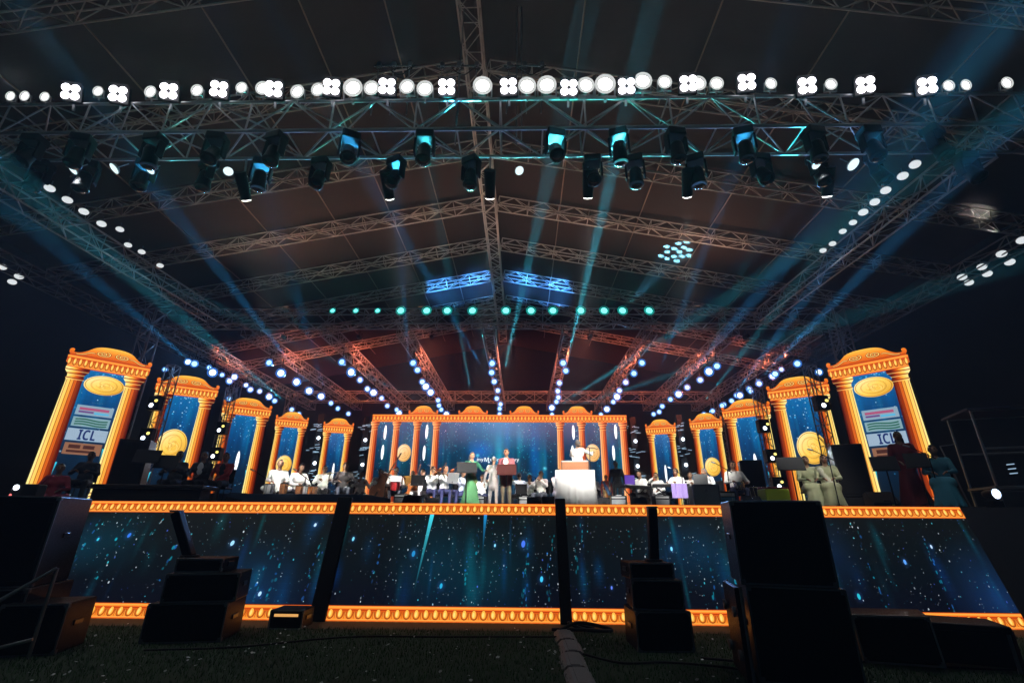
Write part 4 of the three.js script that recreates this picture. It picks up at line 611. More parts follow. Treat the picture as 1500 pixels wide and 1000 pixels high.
person({ pose: 'floor', pos: on(82, 11.6), turn: 0.6, label: 'person in crimson and pink sitting at the foot of the outermost column', shirt: lin(0.3, 0.02, 0.04), pants: lin(0.4, 0.06, 0.12), hair: 'bun' });
person({ pose: 'stand', pos: on(888, 17.4), turn: 0, label: 'slim figure in red with a blue scarf behind the podium', shirt: lin(0.3, 0.03, 0.02), pants: lin(0.4, 0.25, 0.1), shawl: lin(0.1, 0.25, 0.6), size: 0.72 });
person({ pose: 'stand', pos: on(904, 16.6), turn: -0.4, label: 'stagehand all in black beside the purple screen', shirt: charcoal, pants: charcoal, nod: 0.2, size: 0.95 });
seated(1186, 12.6, -0.35, 'woman in a pale yellow dress', { shirt: lin(0.32, 0.34, 0.2), dress: true, hair: 'long', pants: charcoal, hands: [[-0.12, 0.72, 0.36], [0.12, 0.72, 0.36]], doing: ' behind the dark music desk' });
seated(1214, 12.3, -0.5, 'woman in a pale yellow dress and shawl', { shirt: lin(0.34, 0.35, 0.2), dress: true, hair: 'long', shawl: lin(0.5, 0.5, 0.38), pants: charcoal, look: 0.2, hands: [[-0.12, 0.72, 0.36], [0.12, 0.72, 0.36]], doing: ' beside the tall speaker' });
person({ pose: 'stand', pos: on(1334, 11.2), turn: -0.6, label: 'woman in a long dark red gown under the outermost arch', shirt: lin(0.16, 0.008, 0.014), dress: true, hair: 'long', pants: charcoal, hands: [[-0.12, 1.02, 0.26], [0.14, 1.02, 0.26]], look: -0.2 });
seated(1381, 10.6, -0.7, 'woman in a shiny blue gown', { shirt: lin(0.03, 0.16, 0.22), skirt: lin(0.04, 0.22, 0.3), dress: true, hair: 'bun', pants: charcoal, hands: [[-0.12, 0.72, 0.36], [0.12, 0.72, 0.36]], doing: ' at the edge of the deck' });
{ person({ pose: 'stand', pos: V(9.25, 0, -6.6), turn: -0.9, label: 'bystander in a pale blue shirt beside the black skirt', shirt: lin(0.2, 0.28, 0.4), pants: charcoal, hair: 'short', size: 1.02, hands: [[-0.36, 1.0, 0.1], [0.27, 0.84, 0.06]] }); }

// ---------------------------------------------------------------- things on the stage
function musicStand(px, d, turn, h, label, mat = M.blackMatt, wide = 0.5, group = 'music stands') {
  const o = thing('music_stand', label, 'music stand', on(px, d), turn, group);
  part('desk', rbox(wide, 0.34, 0.02, 0.008), mat, o, [0, h, 0], [0.35, 0, 0]); part('ledge', box(wide, 0.02, 0.06), mat, o, [0, h - 0.155, 0.075 - 0.115]); part('pole', cyl(0.014, 0.018, h - 0.1, 8), M.black, o, [0, (h - 0.1) / 2, -0.03]);
  for (const a of [0, 2.09, 4.19]) rod('foot', V(0, 0.12, -0.03), V(0.26 * Math.cos(a), 0.012, -0.03 + 0.26 * Math.sin(a)), 0.01, M.black, o); return o;
}
musicStand(683, 14.6, Math.PI + 0.3, 1.2, 'black music stand with a fringed edge before the green gown', M.blackMatt, 0.62);
musicStand(742, 14.3, Math.PI, 1.12, 'dark slatted music stand before the pink jacket', M.standWood, 0.58);
musicStand(612, 15.7, 0.2, 0.9, 'tilted black stand holding an open music book', M.blackMatt, 0.45);
musicStand(663, 15.4, 0.6, 0.95, 'dark blue-grey stand beside the stout violinist', M.grey, 0.4);
musicStand(596, 16.6, -0.3, 0.95, 'mustard yellow board on a stand beside the red drum', M.brown, 0.45);
musicStand(1163, 11.8, Math.PI - 0.2, 1.05, 'wide dark music desk before the pale yellow dresses', M.black, 0.62);
musicStand(1303, 10.8, Math.PI - 0.4, 0.95, 'black perforated music desk at the foot of the outermost column', M.black, 0.5);
musicStand(1352, 10.6, Math.PI - 0.5, 1.0, 'black perforated music desk beside the red gown', M.black, 0.42);
musicStand(205, 11.4, Math.PI + 0.3, 1.1, 'black music desk near the patterned shirt', M.black, 0.55);
musicStand(236, 11.6, Math.PI + 0.3, 1.0, 'lower black music desk beside the patterned shirt', M.black, 0.5);
function wedge(px, d, turn, label, s = 1) {
  const o = thing('stage_monitor', label, 'speaker', on(px, d), turn, 'floor monitors'); o.scale.setScalar(s);
  const g = new THREE.ExtrudeGeometry(new THREE.Shape([[-0.25, 0], [0.25, 0], [0.22, 0.14], [-0.08, 0.4], [-0.25, 0.36]].map(([x, y]) => new THREE.Vector2(x, y))), { depth: 0.56, bevelEnabled: true, bevelSize: 0.012, bevelThickness: 0.012, bevelSegments: 2 }); g.rotateY(-Math.PI / 2); g.translate(0.28, 0.012, 0);
  part('cabinet', g, M.black, o); part('grille', box(0.5, 0.36, 0.012), M.blackMatt, o, [0, 0.275, 0.085], [-0.86, 0, 0]); part('handle', rbox(0.16, 0.05, 0.02, 0.01), M.blackGloss, o, [0, 0.2, 0.26]); part('name_plate', box(0.1, 0.018, 0.006), M.yellow, o, [0.12, 0.1, 0.275]); return o;
}
wedge(472, 12.9, 0.1, 'upright dark monitor before the dark-shirted percussionist', 0.78); wedge(605, 13.9, 0, 'black monitor under the tilted music book', 0.82); wedge(635, 14.5, 0.3, 'grey-topped monitor at the feet of the violinists', 0.75);
wedge(783, 13.7, 0, 'black monitor before the bald man', 0.75); wedge(805, 13.3, 0, 'black monitor touching the draped podium', 0.75); wedge(880, 13.9, -0.1, 'black monitor beside the draped podium', 0.78); wedge(933, 13.9, -0.2, 'black monitor with a yellow plate before the keyboard', 0.78);
wedge(1097, 12.2, -0.2, 'black monitor behind the tall speaker stack', 0.75); wedge(1285, 11.5, -0.2, 'long low monitor at the hem of the red gown', 0.92); wedge(350, 12.5, 0.2, 'black monitor before the red jacket', 0.75);
{ // draped podium
  const o = thing('podium', 'podium table under a white cloth with a brown box on top', 'podium', on(842, 13.4), -0.08), g = new THREE.CylinderGeometry(1, 1.06, 0.98, 96, 14, true), p = g.attributes.position;
  for (let i = 0; i < p.count; i++) { const x = p.getX(i), z = p.getZ(i), y = p.getY(i), a = Math.atan2(z, x), f = (0.5 - y / 0.98), k = 1 / Math.max(Math.abs(Math.cos(a)) / 0.53, Math.abs(Math.sin(a)) / 0.36), w = 1 + f * (0.05 + 0.035 * Math.sin(a * 17) + 0.02 * Math.sin(a * 29 + 1)); p.setXYZ(i, Math.cos(a) * k * w, y + 0.5, Math.sin(a) * k * w); }
  g.computeVertexNormals(); const cloth = std(lin(0.74, 0.74, 0.73), 0.85, 0, { side: THREE.DoubleSide });
  part('cloth', g, cloth, o); part('cloth_top', rbox(1.06, 0.02, 0.72, 0.008), cloth, o, [0, 0.985, 0]);
  for (const x of [-0.48, 0.48]) for (const z of [-0.3, 0.3]) part('leg', cyl(0.02, 0.02, 0.97, 8), M.steel, o, [x, 0.485, z]);
  const b = thing('keyboard_box', 'brown wooden harmonium box with a grey lid on the white podium', 'instrument', on(843, 13.4).add(V(0, 0.997, 0)), -0.08);
  part('case', rbox(0.72, 0.24, 0.3, 0.015), M.wood, b, [0, 0.12, 0]); part('lid', rbox(0.74, 0.03, 0.32, 0.01), M.ash, b, [0, 0.257, 0]); part('side_panel', box(0.03, 0.24, 0.34), M.darkWood, b, [-0.37, 0.12, 0]); part('side_panel', box(0.03, 0.24, 0.34), M.darkWood, b, [0.37, 0.12, 0]);
  const mic = thing('microphone_stand', 'slim microphone stand beside the conductor with a bent boom', 'microphone', on(866, 14.2)); rod('pole', V(0, 0, 0), V(0, 1.75, 0), 0.012, M.black, mic, UNIT8); rod('boom', V(-0.3, 1.8, 0.05), V(0.25, 1.72, 0), 0.01, M.black, mic, UNIT8); part('microphone', new THREE.CapsuleGeometry(0.022, 0.09, 3, 10), M.blackGloss, mic, [-0.34, 1.8, 0.06], [0, 0, 1.4]); part('base', cyl(0.13, 0.14, 0.03, 20), M.black, mic, [0, 0.015, 0]);
}
function boomStand(px, d, turn, h, label) { const o = thing('microphone_stand', label, 'microphone', on(px, d), turn, 'microphone stands'); rod('pole', V(0, 0, 0), V(0, h, 0), 0.012, M.black, o, UNIT8); rod('boom', V(0.12, h - 0.1, -0.05), V(-0.3, h + 0.16, 0.1), 0.009, M.black, o, UNIT8); part('microphone', new THREE.CapsuleGeometry(0.02, 0.09, 3, 8), M.steel, o, [-0.34, h + 0.17, 0.11], [0, 0, 1.2]); for (const a of [0.3, 2.4, 4.5]) rod('foot', V(0, 0.1, 0), V(0.28 * Math.cos(a), 0.012, 0.28 * Math.sin(a)), 0.009, M.black, o); }
[[388, 13.0, 0.3, 0.75, 'before the cross-legged drummer'], [447, 13.4, 0.6, 0.8, 'over the row of small drums'], [565, 15.6, 0.2, 1.05, 'beside the upright bass'], [589, 15.2, 0.5, 1.0, 'beside the red hand drum'], [642, 15.0, 0.4, 1.1, 'between the two violinists'], [785, 16.2, -0.3, 1.05, 'before the bald man'], [950, 15.6, -0.5, 1.1, 'beside the bent keyboard player'], [1000, 15.0, -0.4, 1.1, 'beside the lilac cloth'], [1068, 13.6, -0.3, 1.1, 'before the broad man in jeans'], [1222, 11.6, -0.5, 1.2, 'before the pale shawl'], [1372, 10.3, -0.5, 1.1, 'before the blue gown']].forEach(([x, d, t, h, w]) => boomStand(x, d, t, h, 'thin black microphone stand ' + w));
[[538, 15.2, 'before the upright bass'], [592, 14.6, 'under the mustard board'], [703, 15.6, 'between the green gown and grey suit'], [769, 15.6, 'beside the khaki trousers'], [905, 14.6, 'beside the all-black stagehand'], [965, 14.4, 'between the keyboards']].forEach(([x, d, w]) => { const o = thing('guitar_amplifier', 'small dark amplifier box ' + w, 'amplifier', on(x, d), rr(-0.3, 0.3), 'small amplifiers'); part('cabinet', rbox(0.46, 0.4, 0.26, 0.02), M.black, o, [0, 0.21, 0]); part('speaker_cloth', box(0.4, 0.26, 0.012), M.grey, o, [0, 0.17, 0.132]); part('control_panel', box(0.4, 0.05, 0.012), M.ash, o, [0, 0.36, 0.132]); part('handle', rbox(0.18, 0.02, 0.03, 0.008), M.steel, o, [0, 0.422, 0]); });
function stringBody(name, label, px, d, dy, s, rot, mat) { // viol-shaped body, neck, scroll, bridge and strings
  const o = thing(name, label, 'instrument', on(px, d).add(V(0, dy, 0))); o.rotation.set(...rot); o.scale.setScalar(s);
  const sh = new THREE.Shape(); sh.moveTo(0, 0); sh.bezierCurveTo(0.24, 0, 0.24, 0.26, 0.13, 0.34); sh.bezierCurveTo(0.11, 0.4, 0.13, 0.44, 0.16, 0.5); sh.bezierCurveTo(0.2, 0.66, 0.08, 0.74, 0, 0.74); sh.bezierCurveTo(-0.08, 0.74, -0.2, 0.66, -0.16, 0.5); sh.bezierCurveTo(-0.13, 0.44, -0.11, 0.4, -0.13, 0.34); sh.bezierCurveTo(-0.24, 0.26, -0.24, 0, 0, 0);
  part('soundbox', new THREE.ExtrudeGeometry(sh, { depth: 0.1, bevelEnabled: true, bevelSize: 0.012, bevelThickness: 0.012, bevelSegments: 2, curveSegments: 8 }), mat, o);
  part('neck', rbox(0.045, 0.62, 0.04, 0.012), M.darkWood, o, [0, 1.0, 0.11]); part('scroll', new THREE.TorusGeometry(0.035, 0.02, 8, 14), M.darkWood, o, [0, 1.34, 0.1], [0, 1.57, 0]); part('bridge', box(0.08, 0.05, 0.01), M.wood, o, [0, 0.28, 0.14]); part('tailpiece', box(0.05, 0.18, 0.012), M.black, o, [0, 0.12, 0.125]); rod('end_pin', V(0, 0, 0.05), V(0, -0.18, 0.05), 0.008, M.steel, o); return o;
}
stringBody('upright_bass', 'long-necked upright instrument slanting up before the first white column', 549, 16.2, 0.34, 1.22, [0.1, 0.3, -0.5], M.darkWood);
stringBody('cello', 'brown cello leaning against the player behind the mustard board', 599, 16.7, 0.25, 0.95, [0.05, 0.1, -0.3], M.varnish);
stringBody('violin', 'small violin under the chin of the violinist with side parting', 636, 15.35, 1.05, 0.42, [1.2, 0.6, -0.9], M.varnish); stringBody('violin', 'small violin held by the stout violinist beside the green gown', 655, 15.6, 1.03, 0.42, [1.2, 0.7, -0.9], M.varnish);
stringBody('standing_cello', 'pale wooden cello standing behind the seated bass player', 566, 17.6, 0.19, 0.9, [0, 0.2, 0.05], M.wood);
function drum(px, d, dy, r, h, label, shell, rot = [0, 0, 0], name = 'drum') {
  const o = thing(name, label, 'drum', on(px, d).add(V(0, dy, 0))); o.rotation.set(...rot);
  part('shell', new THREE.LatheGeometry([[r * 0.75, 0], [r * 0.95, h * 0.2], [r * 1.02, h * 0.6], [r, h]].map(([x, y]) => new THREE.Vector2(x, y)), 24), shell, o); part('head', cyl(r, r, 0.012, 24), std(lin(0.6, 0.56, 0.48), 0.7), o, [0, h, 0]); part('hoop', new THREE.TorusGeometry(r, 0.012, 6, 26).rotateX(Math.PI / 2), M.chrome, o, [0, h, 0]);
  for (let k = 0; k < 8; k++) { const a = k * Math.PI / 4; rod('tension_rod', V(r * 1.03 * Math.cos(a), h * 0.1, r * 1.03 * Math.sin(a)), V(r * 1.03 * Math.cos(a), h, r * 1.03 * Math.sin(a)), 0.006, M.chrome, o, UNIT5); } return o;
}
single('drum_riser', rbox(5.2, 0.3, 2.6, 0.02), std(lin(0.03, 0.05, 0.09), 0.85), 'low blue-carpeted riser under the cross-legged drummers', 'platform', on(430, 13.7).add(V(-0.1, 0.15, 0)));
drum(396, 12.85, 0.3, 0.13, 0.26, 'squat pale drum of the pair before the cross-legged drummer', M.ash); drum(417, 12.9, 0.3, 0.1, 0.28, 'slim wooden drum of the pair before the cross-legged drummer', M.wood);
[440, 447, 454, 461].forEach((x, i) => drum(x, 13.1 + 0.1 * i, 0.3, 0.1, 0.24, ['first', 'second', 'third', 'last'][i] + ' small drum in the row, counted from the bending drummer', [M.wood, M.ash, M.varnish, M.wood][i]));
drum(579, 15.35, 0.55, 0.15, 0.26, 'red hand drum on the lap of a white-shirted player', std(lin(0.4, 0.015, 0.02), 0.4)); drum(1082, 13.8, 0.55, 0.14, 0.2, 'small silver drum held by the broad man in jeans', M.chrome);
{ // cymbal
  const o = thing('cymbal_stand', 'cymbal on a thin stand among the percussion by the dark-shirted man', 'drum', on(481, 14.4)); rod('pole', V(0, 0, 0), V(0, 1.0, 0), 0.012, M.chrome, o, UNIT8); part('cymbal', new THREE.LatheGeometry([[0.001, 0.04], [0.04, 0.035], [0.06, 0.02], [0.2, 0]].map(([x, y]) => new THREE.Vector2(x, y)), 28), std(lin(0.55, 0.4, 0.12), 0.3, 0.9, { side: THREE.DoubleSide }), o, [0, 0.99, 0], [0.2, 0, 0.1]); for (const a of [0.5, 2.6, 4.7]) rod('leg', V(0, 0.35, 0), V(0.25 * Math.cos(a), 0.012, 0.25 * Math.sin(a)), 0.009, M.chrome, o);
}
function deskKeyboard(px, d, turn, label, wide = 1.2) {
  const o = thing('keyboard', label, 'keyboard', on(px, d), turn); part('case', rbox(wide, 0.09, 0.3, 0.015), M.black, o, [0, 0.75, 0]); const keys = part('key_bed', box(wide * 0.9, 0.012, 0.13), M.white, o, [0, 0.8, -0.06]);
  for (let k = 0; k < 14; k++) part('black_key', box(0.014, 0.014, 0.07), M.blackGloss, keys, [wide * 0.86 * (k / 13 - 0.5), 0.01, 0.02]);
  for (const s of [-1, 1]) { rod('stand_leg', V(s * wide * 0.4, 0.7, 0.1), V(-s * wide * 0.35, 0.015, 0.15), 0.016, M.black, o); rod('stand_foot', V(s * wide * 0.35, 0.015, -0.2), V(s * wide * 0.35, 0.015, 0.25), 0.016, M.black, o); } return o;
}
deskKeyboard(931, 16.0, Math.PI + 0.6, 'black keyboard on a crossed stand before the bent white-shirted man'); deskKeyboard(982, 15.2, Math.PI - 0.2, 'keyboard on a stand behind the purple cloth', 1.1);
{
  const s = thing('tablet_screen', 'small purple-lit screen on a stand before the last main column', 'screen', on(922.5, 16.4)); part('frame', rbox(0.36, 0.34, 0.03, 0.01), M.black, s, [0, 1.0, 0]); part('screen_face', box(0.33, 0.31, 0.006), glow(lin(0.16, 0.05, 0.6), 0.7), s, [0, 1.0, 0.018]); rod('pole', V(0, 0, 0), V(0, 0.84, 0), 0.014, M.black, s, UNIT8); part('base', cyl(0.14, 0.15, 0.02, 18), M.black, s, [0, 0.01, 0]);
  single('purple_cloth', (() => { const g = new THREE.BoxGeometry(0.46, 0.42, 0.02, 16, 12, 1), p = g.attributes.position; for (let i = 0; i < p.count; i++) p.setZ(i, p.getZ(i) + 0.014 * Math.sin(p.getX(i) * 34)); g.computeVertexNormals(); return g; })(), M.purple, 'lilac cloth hung over the front of a keyboard', 'cloth', on(994, 14.9).add(V(0, 0.58, 0)));
  const c = thing('flight_case', 'grey-fronted flight case with metal edges beside the lilac cloth', 'case', on(1029, 13.4), -0.1); part('body', box(0.66, 0.6, 0.5), M.grey, c, [0, 0.32, 0]); for (const x of [-0.335, 0.335]) for (const z of [-0.255, 0.255]) part('edge', box(0.035, 0.62, 0.035), M.chrome, c, [x, 0.33, z]); for (const z of [-0.255, 0.255]) part('edge', box(0.64, 0.035, 0.035), M.chrome, c, [0, 0.635, z]); part('latch', rbox(0.08, 0.06, 0.02, 0.01), M.chrome, c, [0, 0.5, 0.262]);
  const l = thing('laptop', 'pale laptop standing open on the flight case', 'laptop', on(1026, 13.4).add(V(0, 0.656, 0)), 2.9); part('keyboard_deck', rbox(0.36, 0.02, 0.25, 0.006), M.ash, l, [0, 0.01, 0]); part('display', rbox(0.36, 0.25, 0.012, 0.005), M.ash, l, [0, 0.14, -0.14], [-0.2, 0, 0]);
  const r = thing('equipment_rack', 'low rack with pale slotted units under the leaning man', 'rack', on(1056, 13.8)); part('frame', box(0.5, 0.5, 0.45), M.black, r, [0, 0.25, 0]); for (let k = 0; k < 4; k++) { const u = part('unit', box(0.46, 0.085, 0.012), k % 2 ? M.ash : M.cyanCase, r, [0, 0.08 + 0.11 * k, 0.228]); part('knob', cyl(0.014, 0.014, 0.02, 10).rotateX(Math.PI / 2), M.chrome, u, [0.15, 0, 0.012]); }
  const y = thing('yellow_case', 'lime yellow case with a red lid beside the tall speaker', 'case', on(1130, 12.1), 0.05); part('body', rbox(0.6, 0.34, 0.4, 0.03), M.yellow, y, [0, 0.3, 0]); part('lid', rbox(0.58, 0.04, 0.38, 0.015), std(lin(0.25, 0.02, 0.015), 0.6), y, [0, 0.49, 0]); for (const x of [-0.24, 0.24]) for (const z of [-0.15, 0.15]) part('leg', cyl(0.015, 0.015, 0.13, 8), M.black, y, [x, 0.065, z]);
  const w = thing('wire_stand', 'chrome wire stand with hanging percussion beside the yellow case', 'stand', on(1108, 12.2)); for (let k = 0; k < 5; k++) rod('wire', V(-0.16 + 0.08 * k, 0, 0.05 * (k % 2)), V(-0.2 + 0.1 * k, 0.52, 0), 0.008, M.chrome, w, UNIT5); rod('rail', V(-0.2, 0.52, 0), V(0.2, 0.52, 0), 0.01, M.chrome, w); rod('rail', V(-0.18, 0.25, 0.02), V(0.18, 0.25, 0.02), 0.008, M.chrome, w);
  const t = thing('side_speaker', 'tall black speaker standing behind the ladies in pale dresses', 'speaker', on(1249, 13.0), -0.4); part('cabinet', rbox(0.7, 1.35, 0.6, 0.03), M.black, t, [0, 1.0, 0]); part('grille', rbox(0.62, 1.2, 0.02, 0.01), M.blackMatt, t, [0, 1.0, 0.305]); part('base_case', rbox(0.75, 0.32, 0.65, 0.02), M.black, t, [0, 0.16, 0]);
  const t2 = copy(t, 'tall black speaker between the coin arch and the patterned shirt', on(186, 12.7), 0.4);
  const t3 = copy(t, 'tall black speaker before the white-slit arch near the broad man', on(1103, 15.9), -0.3); t3.scale.setScalar(0.95);
  const d = thing('mixing_desk', 'long low dark mixing desk before the seated dark-clad men', 'desk', on(232, 10.6), 0.1); part('top', rbox(2.3, 0.08, 0.7, 0.02), M.black, d, [0, 0.33, 0]); part('front_panel', box(2.2, 0.28, 0.04), M.blackMatt, d, [0, 0.145, 0.28]); for (const x of [-1, 1]) part('leg', box(0.06, 0.285, 0.5), M.black, d, [x, 0.143, 0]);
  const b = thing('box_light', 'small black floor light with white lenses at the foot of the outermost column', 'stage light', on(46, 10.6), 0.2); part('housing', rbox(0.5, 0.36, 0.3, 0.03), M.black, b, [0, 0.2, 0]); part('lens', parLens, lensV, b, [-0.14, 0.3, 0.156], undefined, [0.6, 0.6, 1]); part('lens', parLens, glow(lin(1, 0.2, 0.2), 1.5), b, [-0.2, 0.12, 0.156], undefined, [0.3, 0.5, 1]); part('plate', box(0.14, 0.05, 0.01), M.brown, b, [0.06, 0.08, 0.156]);
  const bl = thing('blue_lamp', 'bright bluish lamp on the deck beside the blue gown', 'stage light', on(1453, 10.4).add(V(0, 0.1, 0))); part('housing', parShape, M.black, bl, [0, 0.2, 0]); part('lens', parLens, glow(lin(0.6, 0.75, 1), 4), bl, [0, 0.2, 0]); part('foot', box(0.2, 0.12, 0.2), M.black, bl, [0, 0.0, -0.1]); spot(bl.position.clone().add(V(0, 0.2, 0.08)), bl.position.clone().add(V(0.2, 0.2, 6)), lin(0.35, 0.55, 1), 10, 50, 0.7, 3);
}
{ // backstage booth beyond the blue gown
  const o = thing('scaffold_booth', 'dark scaffold booth with a tan panel behind the blue gown', 'booth', [13.2, 0, -11.6], -0.35);
  for (const x of [-0.9, 0.9]) for (const z of [-0.6, 0.6]) rod('post', V(x, 0, z), V(x, 4.1, z), 0.03, M.steel, o, UNIT8);
  for (const y of [2.3, 3.2, 4.1]) for (const z of [-0.6, 0.6]) rod('rail', V(-0.9, y, z), V(0.9, y, z), 0.025, M.steel, o, UNIT8);
  part('floor_board', box(1.9, 0.05, 1.3), M.grey, o, [0, 2.33, 0]); part('tan_panel', rbox(0.75, 0.42, 0.04, 0.02), std(lin(0.36, 0.22, 0.09), 0.8), o, [0.55, 3.05, 0.64], [0, 0, -0.06]); part('canopy', box(2.0, 0.05, 1.4), std(lin(0.03, 0.03, 0.06), 0.8), o, [0, 4.13, 0]);
  for (const y of [2.62, 2.72, 2.82]) part('light_bar', barShape, barGlow, o, [-0.55, y, 0.66], [0, 0, 0.1], [0.7, 0.8, 1]);
  const s = thing('stand_frame', 'thin metal frame stand beside the blue gown', 'stand', on(1411, 10.9)); rod('pole', V(0, 0, 0), V(-0.25, 1.35, 0), 0.015, M.steel, s, UNIT8); rod('arm', V(-0.25, 1.35, 0), V(0.1, 1.4, 0), 0.012, M.steel, s, UNIT8); rod('foot', V(-0.2, 0.015, 0), V(0.2, 0.015, 0.1), 0.015, M.steel, s, UNIT8);
}
// speaker cables snaking over the stage edge and lawn
const cable = (pts, r, label) => single('cable', tube(pts, r, 60, 6), M.black, label, 'cable');
cable([[3.4, 0.02, -6.6], [4.2, 0.02, -6.4], [5.2, 0.02, -6.55], [6.6, 0.02, -6.3], [8, 0.02, -6.5]], 0.014, 'black cable running over the lawn behind the tall speaker stack');
cable([[2.0, 0.02, -6.7], [2.4, 0.02, -6.35], [2.9, 0.02, -6.4], [3.5, 0.02, -6.25], [3.8, 0.02, -6.1]], 0.014, 'black cable curling from the middle speaker stack');
cable([[-3.4, 0.02, -6.6], [-2.4, 0.02, -6.8], [-1.2, 0.02, -7.4], [0.2, 0.02, -7.5], [1.9, 0.02, -7.6]], 0.012, 'thin black cable lying between the speaker stacks');

// ---------------------------------------------------------------- speaker stacks on the lawn
function cabinet(name, label, w, h, d, pos, turn, opts = {}) {
  const o = thing(name, label, 'speaker', pos, turn, opts.group);
  part('cabinet', rbox(w, h, d, 0.02), M.black, o, [0, h / 2, 0]); part('grille', rbox(w * 0.92, h * 0.86, 0.02, 0.008), M.blackMatt, o, [0, h / 2, d / 2 * (opts.back ? -1 : 1)]);
  for (const s of [-1, 1]) part('handle', rbox(0.02, 0.06, 0.18, 0.008), M.blackGloss, o, [s * (w / 2 + 0.004), h * 0.55, 0]);
  for (const sx of [-1, 1]) for (const y of [0.03, h - 0.03]) part('corner', rbox(0.06, 0.06, 0.06, 0.015), M.grey, o, [sx * (w / 2 - 0.024), y, d / 2 - 0.024]);
  for (const y of [0.012, h - 0.012]) part('edge_trim', box(w * 0.96, 0.018, 0.018), M.grey, o, [0, y, d / 2 + 0.002]);
  for (const s of [-1, 1]) part('edge_trim', box(0.018, h * 0.9, 0.018), M.grey, o, [s * (w / 2 - 0.006), h / 2, d / 2 + 0.002]);
  return o;
}
cabinet('subwoofer', 'lower black cabinet of the tall speaker stack on the lawn', 0.95, 0.9, 0.75, [4.27, 0, -6.0], -0.28, { back: true }); cabinet('loudspeaker', 'upper black cabinet of the tall speaker stack', 0.95, 0.88, 0.7, [4.22, 0.9, -6.02], -0.24, { back: true });
{ const o = thing('speaker_dolly', 'upright grey-edged dolly board beside the tall speaker stack', 'dolly', [3.62, 0, -5.95], -0.2); part('board', rbox(0.06, 0.86, 0.66, 0.015), M.black, o, [0, 0.46, 0]); for (const z of [-0.33, 0.33]) rod('edge', V(0.03, 0.03, z), V(0.03, 0.9, z), 0.018, M.grey, o); for (const z of [-0.24, 0.24]) for (const y of [0.25, 0.65]) part('caster', cyl(0.05, 0.05, 0.03, 14).rotateZ(Math.PI / 2), M.grey, o, [-0.05, y, z]); }
cabinet('subwoofer', 'black cabinet at the bottom of the middle stack before the long screen', 0.72, 0.46, 0.6, [3.06, 0, -7.2], 0.05); cabinet('amplifier_case', 'black amplifier case in the middle of the stack before the long screen', 0.66, 0.36, 0.55, [3.05, 0.46, -7.2], -0.05); cabinet('loudspeaker', 'small black speaker lying on top of the middle stack', 0.6, 0.2, 0.45, [2.98, 0.82, -7.2], 0.1);
cabinet('subwoofer', 'black cabinet at the bottom of the stack before the drummers', 1.0, 0.47, 0.65, [-3.3, 0, -7.35], 0.15); cabinet('amplifier_case', 'black amplifier case of the stack before the drummers', 0.92, 0.36, 0.6, [-3.22, 0.47, -7.35], 0.25); cabinet('loudspeaker', 'flat black speaker on top of the stack before the drummers', 0.62, 0.18, 0.5, [-3.3, 0.83, -7.35], 0.1);
function columnSpeaker(a, b, w, label) { const o = thing('column_speaker', label, 'speaker', a), d = b.clone().sub(a), m = part('column', rbox(w, d.length(), w, 0.02), M.black, o, d.clone().multiplyScalar(0.5)); m.quaternion.setFromUnitVectors(UPV, d.clone().normalize()); part('foot', cyl(w * 0.9, w, 0.03, 16), M.black, o, [0, 0.015, 0]); part('top_cap', rbox(w * 1.05, 0.03, w * 1.05, 0.01), M.grey, o, [d.x, d.y + 0.012, d.z]); return o; }
columnSpeaker(V(3.1, 1.02, -7.2), V(3.14, 1.72, -7.2), 0.13, 'slim black column speaker standing on the middle stack'); columnSpeaker(V(-3.56, 1.01, -7.3), V(-3.92, 1.62, -7.3), 0.13, 'slim black column speaker tilted on the stack before the drummers');
cabinet('loudspeaker', 'big black cabinet at the end of the lawn beside the metal railing', 1.3, 1.1, 0.9, [-5.75, 0.7, -6.7], 0.35); cabinet('subwoofer', 'broad black cabinet under the big one beside the metal railing', 1.4, 0.7, 1.0, [-5.75, 0, -6.7], 0.3); cabinet('subwoofer', 'low black cabinet standing behind the metal railing', 0.7, 0.55, 0.6, [-4.75, 0, -6.6], 0.25);
cabinet('monitor_wedge', 'black cabinet lying tipped beside the tall speaker stack', 0.75, 0.5, 0.55, [5.75, 0.03, -6.6], -0.5).rotation.z = 0.06; 
{ const o = thing('hand_truck', 'low cart with metal edges and a red end beside the tipped cabinet', 'cart', [6.5, 0, -6.55], -0.35); part('bed', rbox(0.8, 0.08, 0.55, 0.02), M.black, o, [0, 0.42, 0]); part('red_end', rbox(0.04, 0.36, 0.5, 0.015), std(lin(0.08, 0.012, 0.008), 0.7), o, [0.4, 0.24, 0]); for (const x of [-0.38, 0.36]) for (const z of [-0.24, 0.24]) rod('edge', V(x, 0, z), V(x, 0.4, z), 0.02, M.grey, o); part('side_panel', box(0.72, 0.34, 0.03), M.black, o, [0, 0.22, 0.22]); }
cabinet('prompt_speaker', 'small black box with a glowing orange reflection strip at the foot of the broad post', 0.5, 0.26, 0.4, [-2.28, 0, -8.1], 0); { const p = scene.getObjectByName('prompt_speaker'); part('reflection_strip', box(0.36, 0.035, 0.01), glow(lin(1, 0.5, 0.15), 0.8), p, [0, 0.19, 0.215]); }  // the glowing strip stands for an orange reflection on the box
{ const o = thing('metal_railing', 'slanting metal railing of the steps at the edge of the lawn', 'railing', [-5.0, 0, -5.75]); rod('rail', V(-0.35, 0.1, 0.2), V(0.5, 0.95, -0.5), 0.022, M.steel, o, UNIT8); rod('rail', V(-0.3, 0, 0.25), V(0.85, 0.28, -0.1), 0.018, M.steel, o, UNIT8); rod('post', V(0.5, 0, -0.5), V(0.5, 0.95, -0.5), 0.02, M.steel, o, UNIT8); rod('post', V(-0.1, 0, 0), V(-0.1, 0.36, 0), 0.018, M.steel, o, UNIT8); }
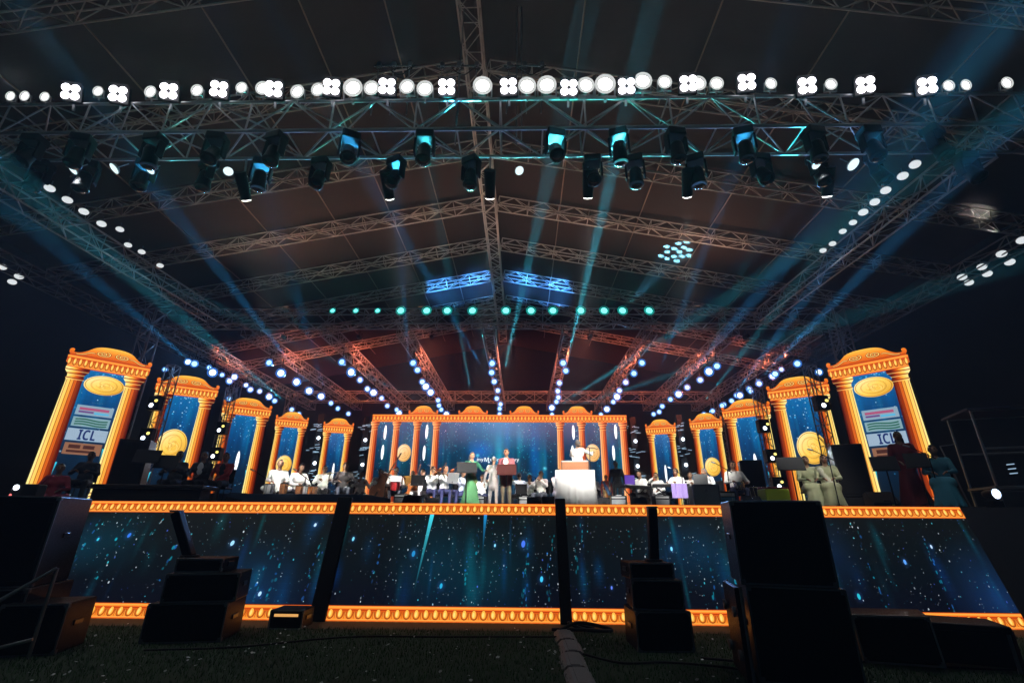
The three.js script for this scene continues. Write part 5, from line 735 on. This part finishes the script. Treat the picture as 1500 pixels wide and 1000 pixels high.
{ // cable ramp from the thin post towards the camera
  for (let k = 0; k < 4; k++) { const o = thing('cable_ramp', 'grey cable ramp section lying on the lawn before the thin post', 'cable ramp', [1.86 + 0.02 * Math.sin(k * 2), 0, -7.6 + k * 0.62], 0.03 * Math.sin(k * 3), 'cable ramp sections'); part('ramp', plate([[-0.15, 0], [0.15, 0], [0.09, 0.05], [-0.09, 0.05]], 0.56), M.grey, o, [0, 0.004, -0.28]); part('lid', box(0.1, 0.008, 0.54), M.grey, o, [0, 0.058, 0]); }
  single('cable_heap', tube([[1.7, 0.03, -8.0], [2.1, 0.06, -7.85], [2.35, 0.03, -8.05], [1.95, 0.1, -8.1], [2.2, 0.05, -7.9], [2.6, 0.03, -8.0], [2.1, 0.12, -8.0], [1.8, 0.05, -7.85]], 0.025, 90, 6), M.black, 'heap of black cable at the foot of the thin post', 'cable');
}

// ---------------------------------------------------------------- key light on the band: profile spots under the front truss
const KEY = 760;
for (const [x, tx, td, k] of [[-4.5, -4.8, 13.6, 0.8], [-1.5, -1.6, 15.8, 1.25], [0.6, 0.3, 15.2, 1.15], [2.6, 3.0, 14.2, 1.25], [4.6, 6.2, 15.2, 0.95], [7.4, 8.6, 12.4, 0.16]]) {
  const p = V(x, TB - 0.62, -FT - FW - 0.1), o = thing('profile_spot', 'slim profile spotlight under the front truss aimed at the band', 'stage light', p, 0, 'profile spotlights under the front truss'), q = V(tx, ST + 1.1, -td);
  const dir = q.clone().sub(p).normalize(), b = part('barrel', cyl(0.1, 0.12, 0.55, 16), M.black, o); b.quaternion.setFromUnitVectors(UPV, dir); part('lens', parLens, lensW, b, [0, 0.285, 0], [-Math.PI / 2, 0, 0], [0.9, 0.9, 1]); rod('clamp', V(0, 0, 0), V(0, 0.62, 0.1), 0.02, M.steel, o);
  spot(p.clone().addScaledVector(dir, 0.34), q, lin(1, 0.96, 0.9), KEY * k, 12, 0.7, 4);
}
// deep blue patch on the canopy near the ridge and the speckled blue patch beside it: two spots with fine patterns
for (const [tx, tz] of [[-3.0, -22.8], [-1.2, -22.6], [1.3, -22.6], [3.1, -22.9]]) spot(V(tx * 0.9, 9.35, -16.45), V(tx, RIDGE - Math.abs(tx) * FALL, tz), lin(0.06, 0.28, 0.95), 1500, 9, 0.8, 3);
{ const src = V(5.4, 9.35, -16.4), c = V(7.92, RIDGE - 7.92 * FALL, -17.55); for (let k = 0; k < 14; k++) { const a = k * 2.4, r = 0.235 * Math.sqrt(k + 0.5); spot(src, c.clone().add(V(r * Math.cos(a) * 0.8, 0, r * Math.sin(a))), lin(0.15, 0.7, 1), 5200, 1.9, 0.7, 1); } }
renderer.render(scene, camera);
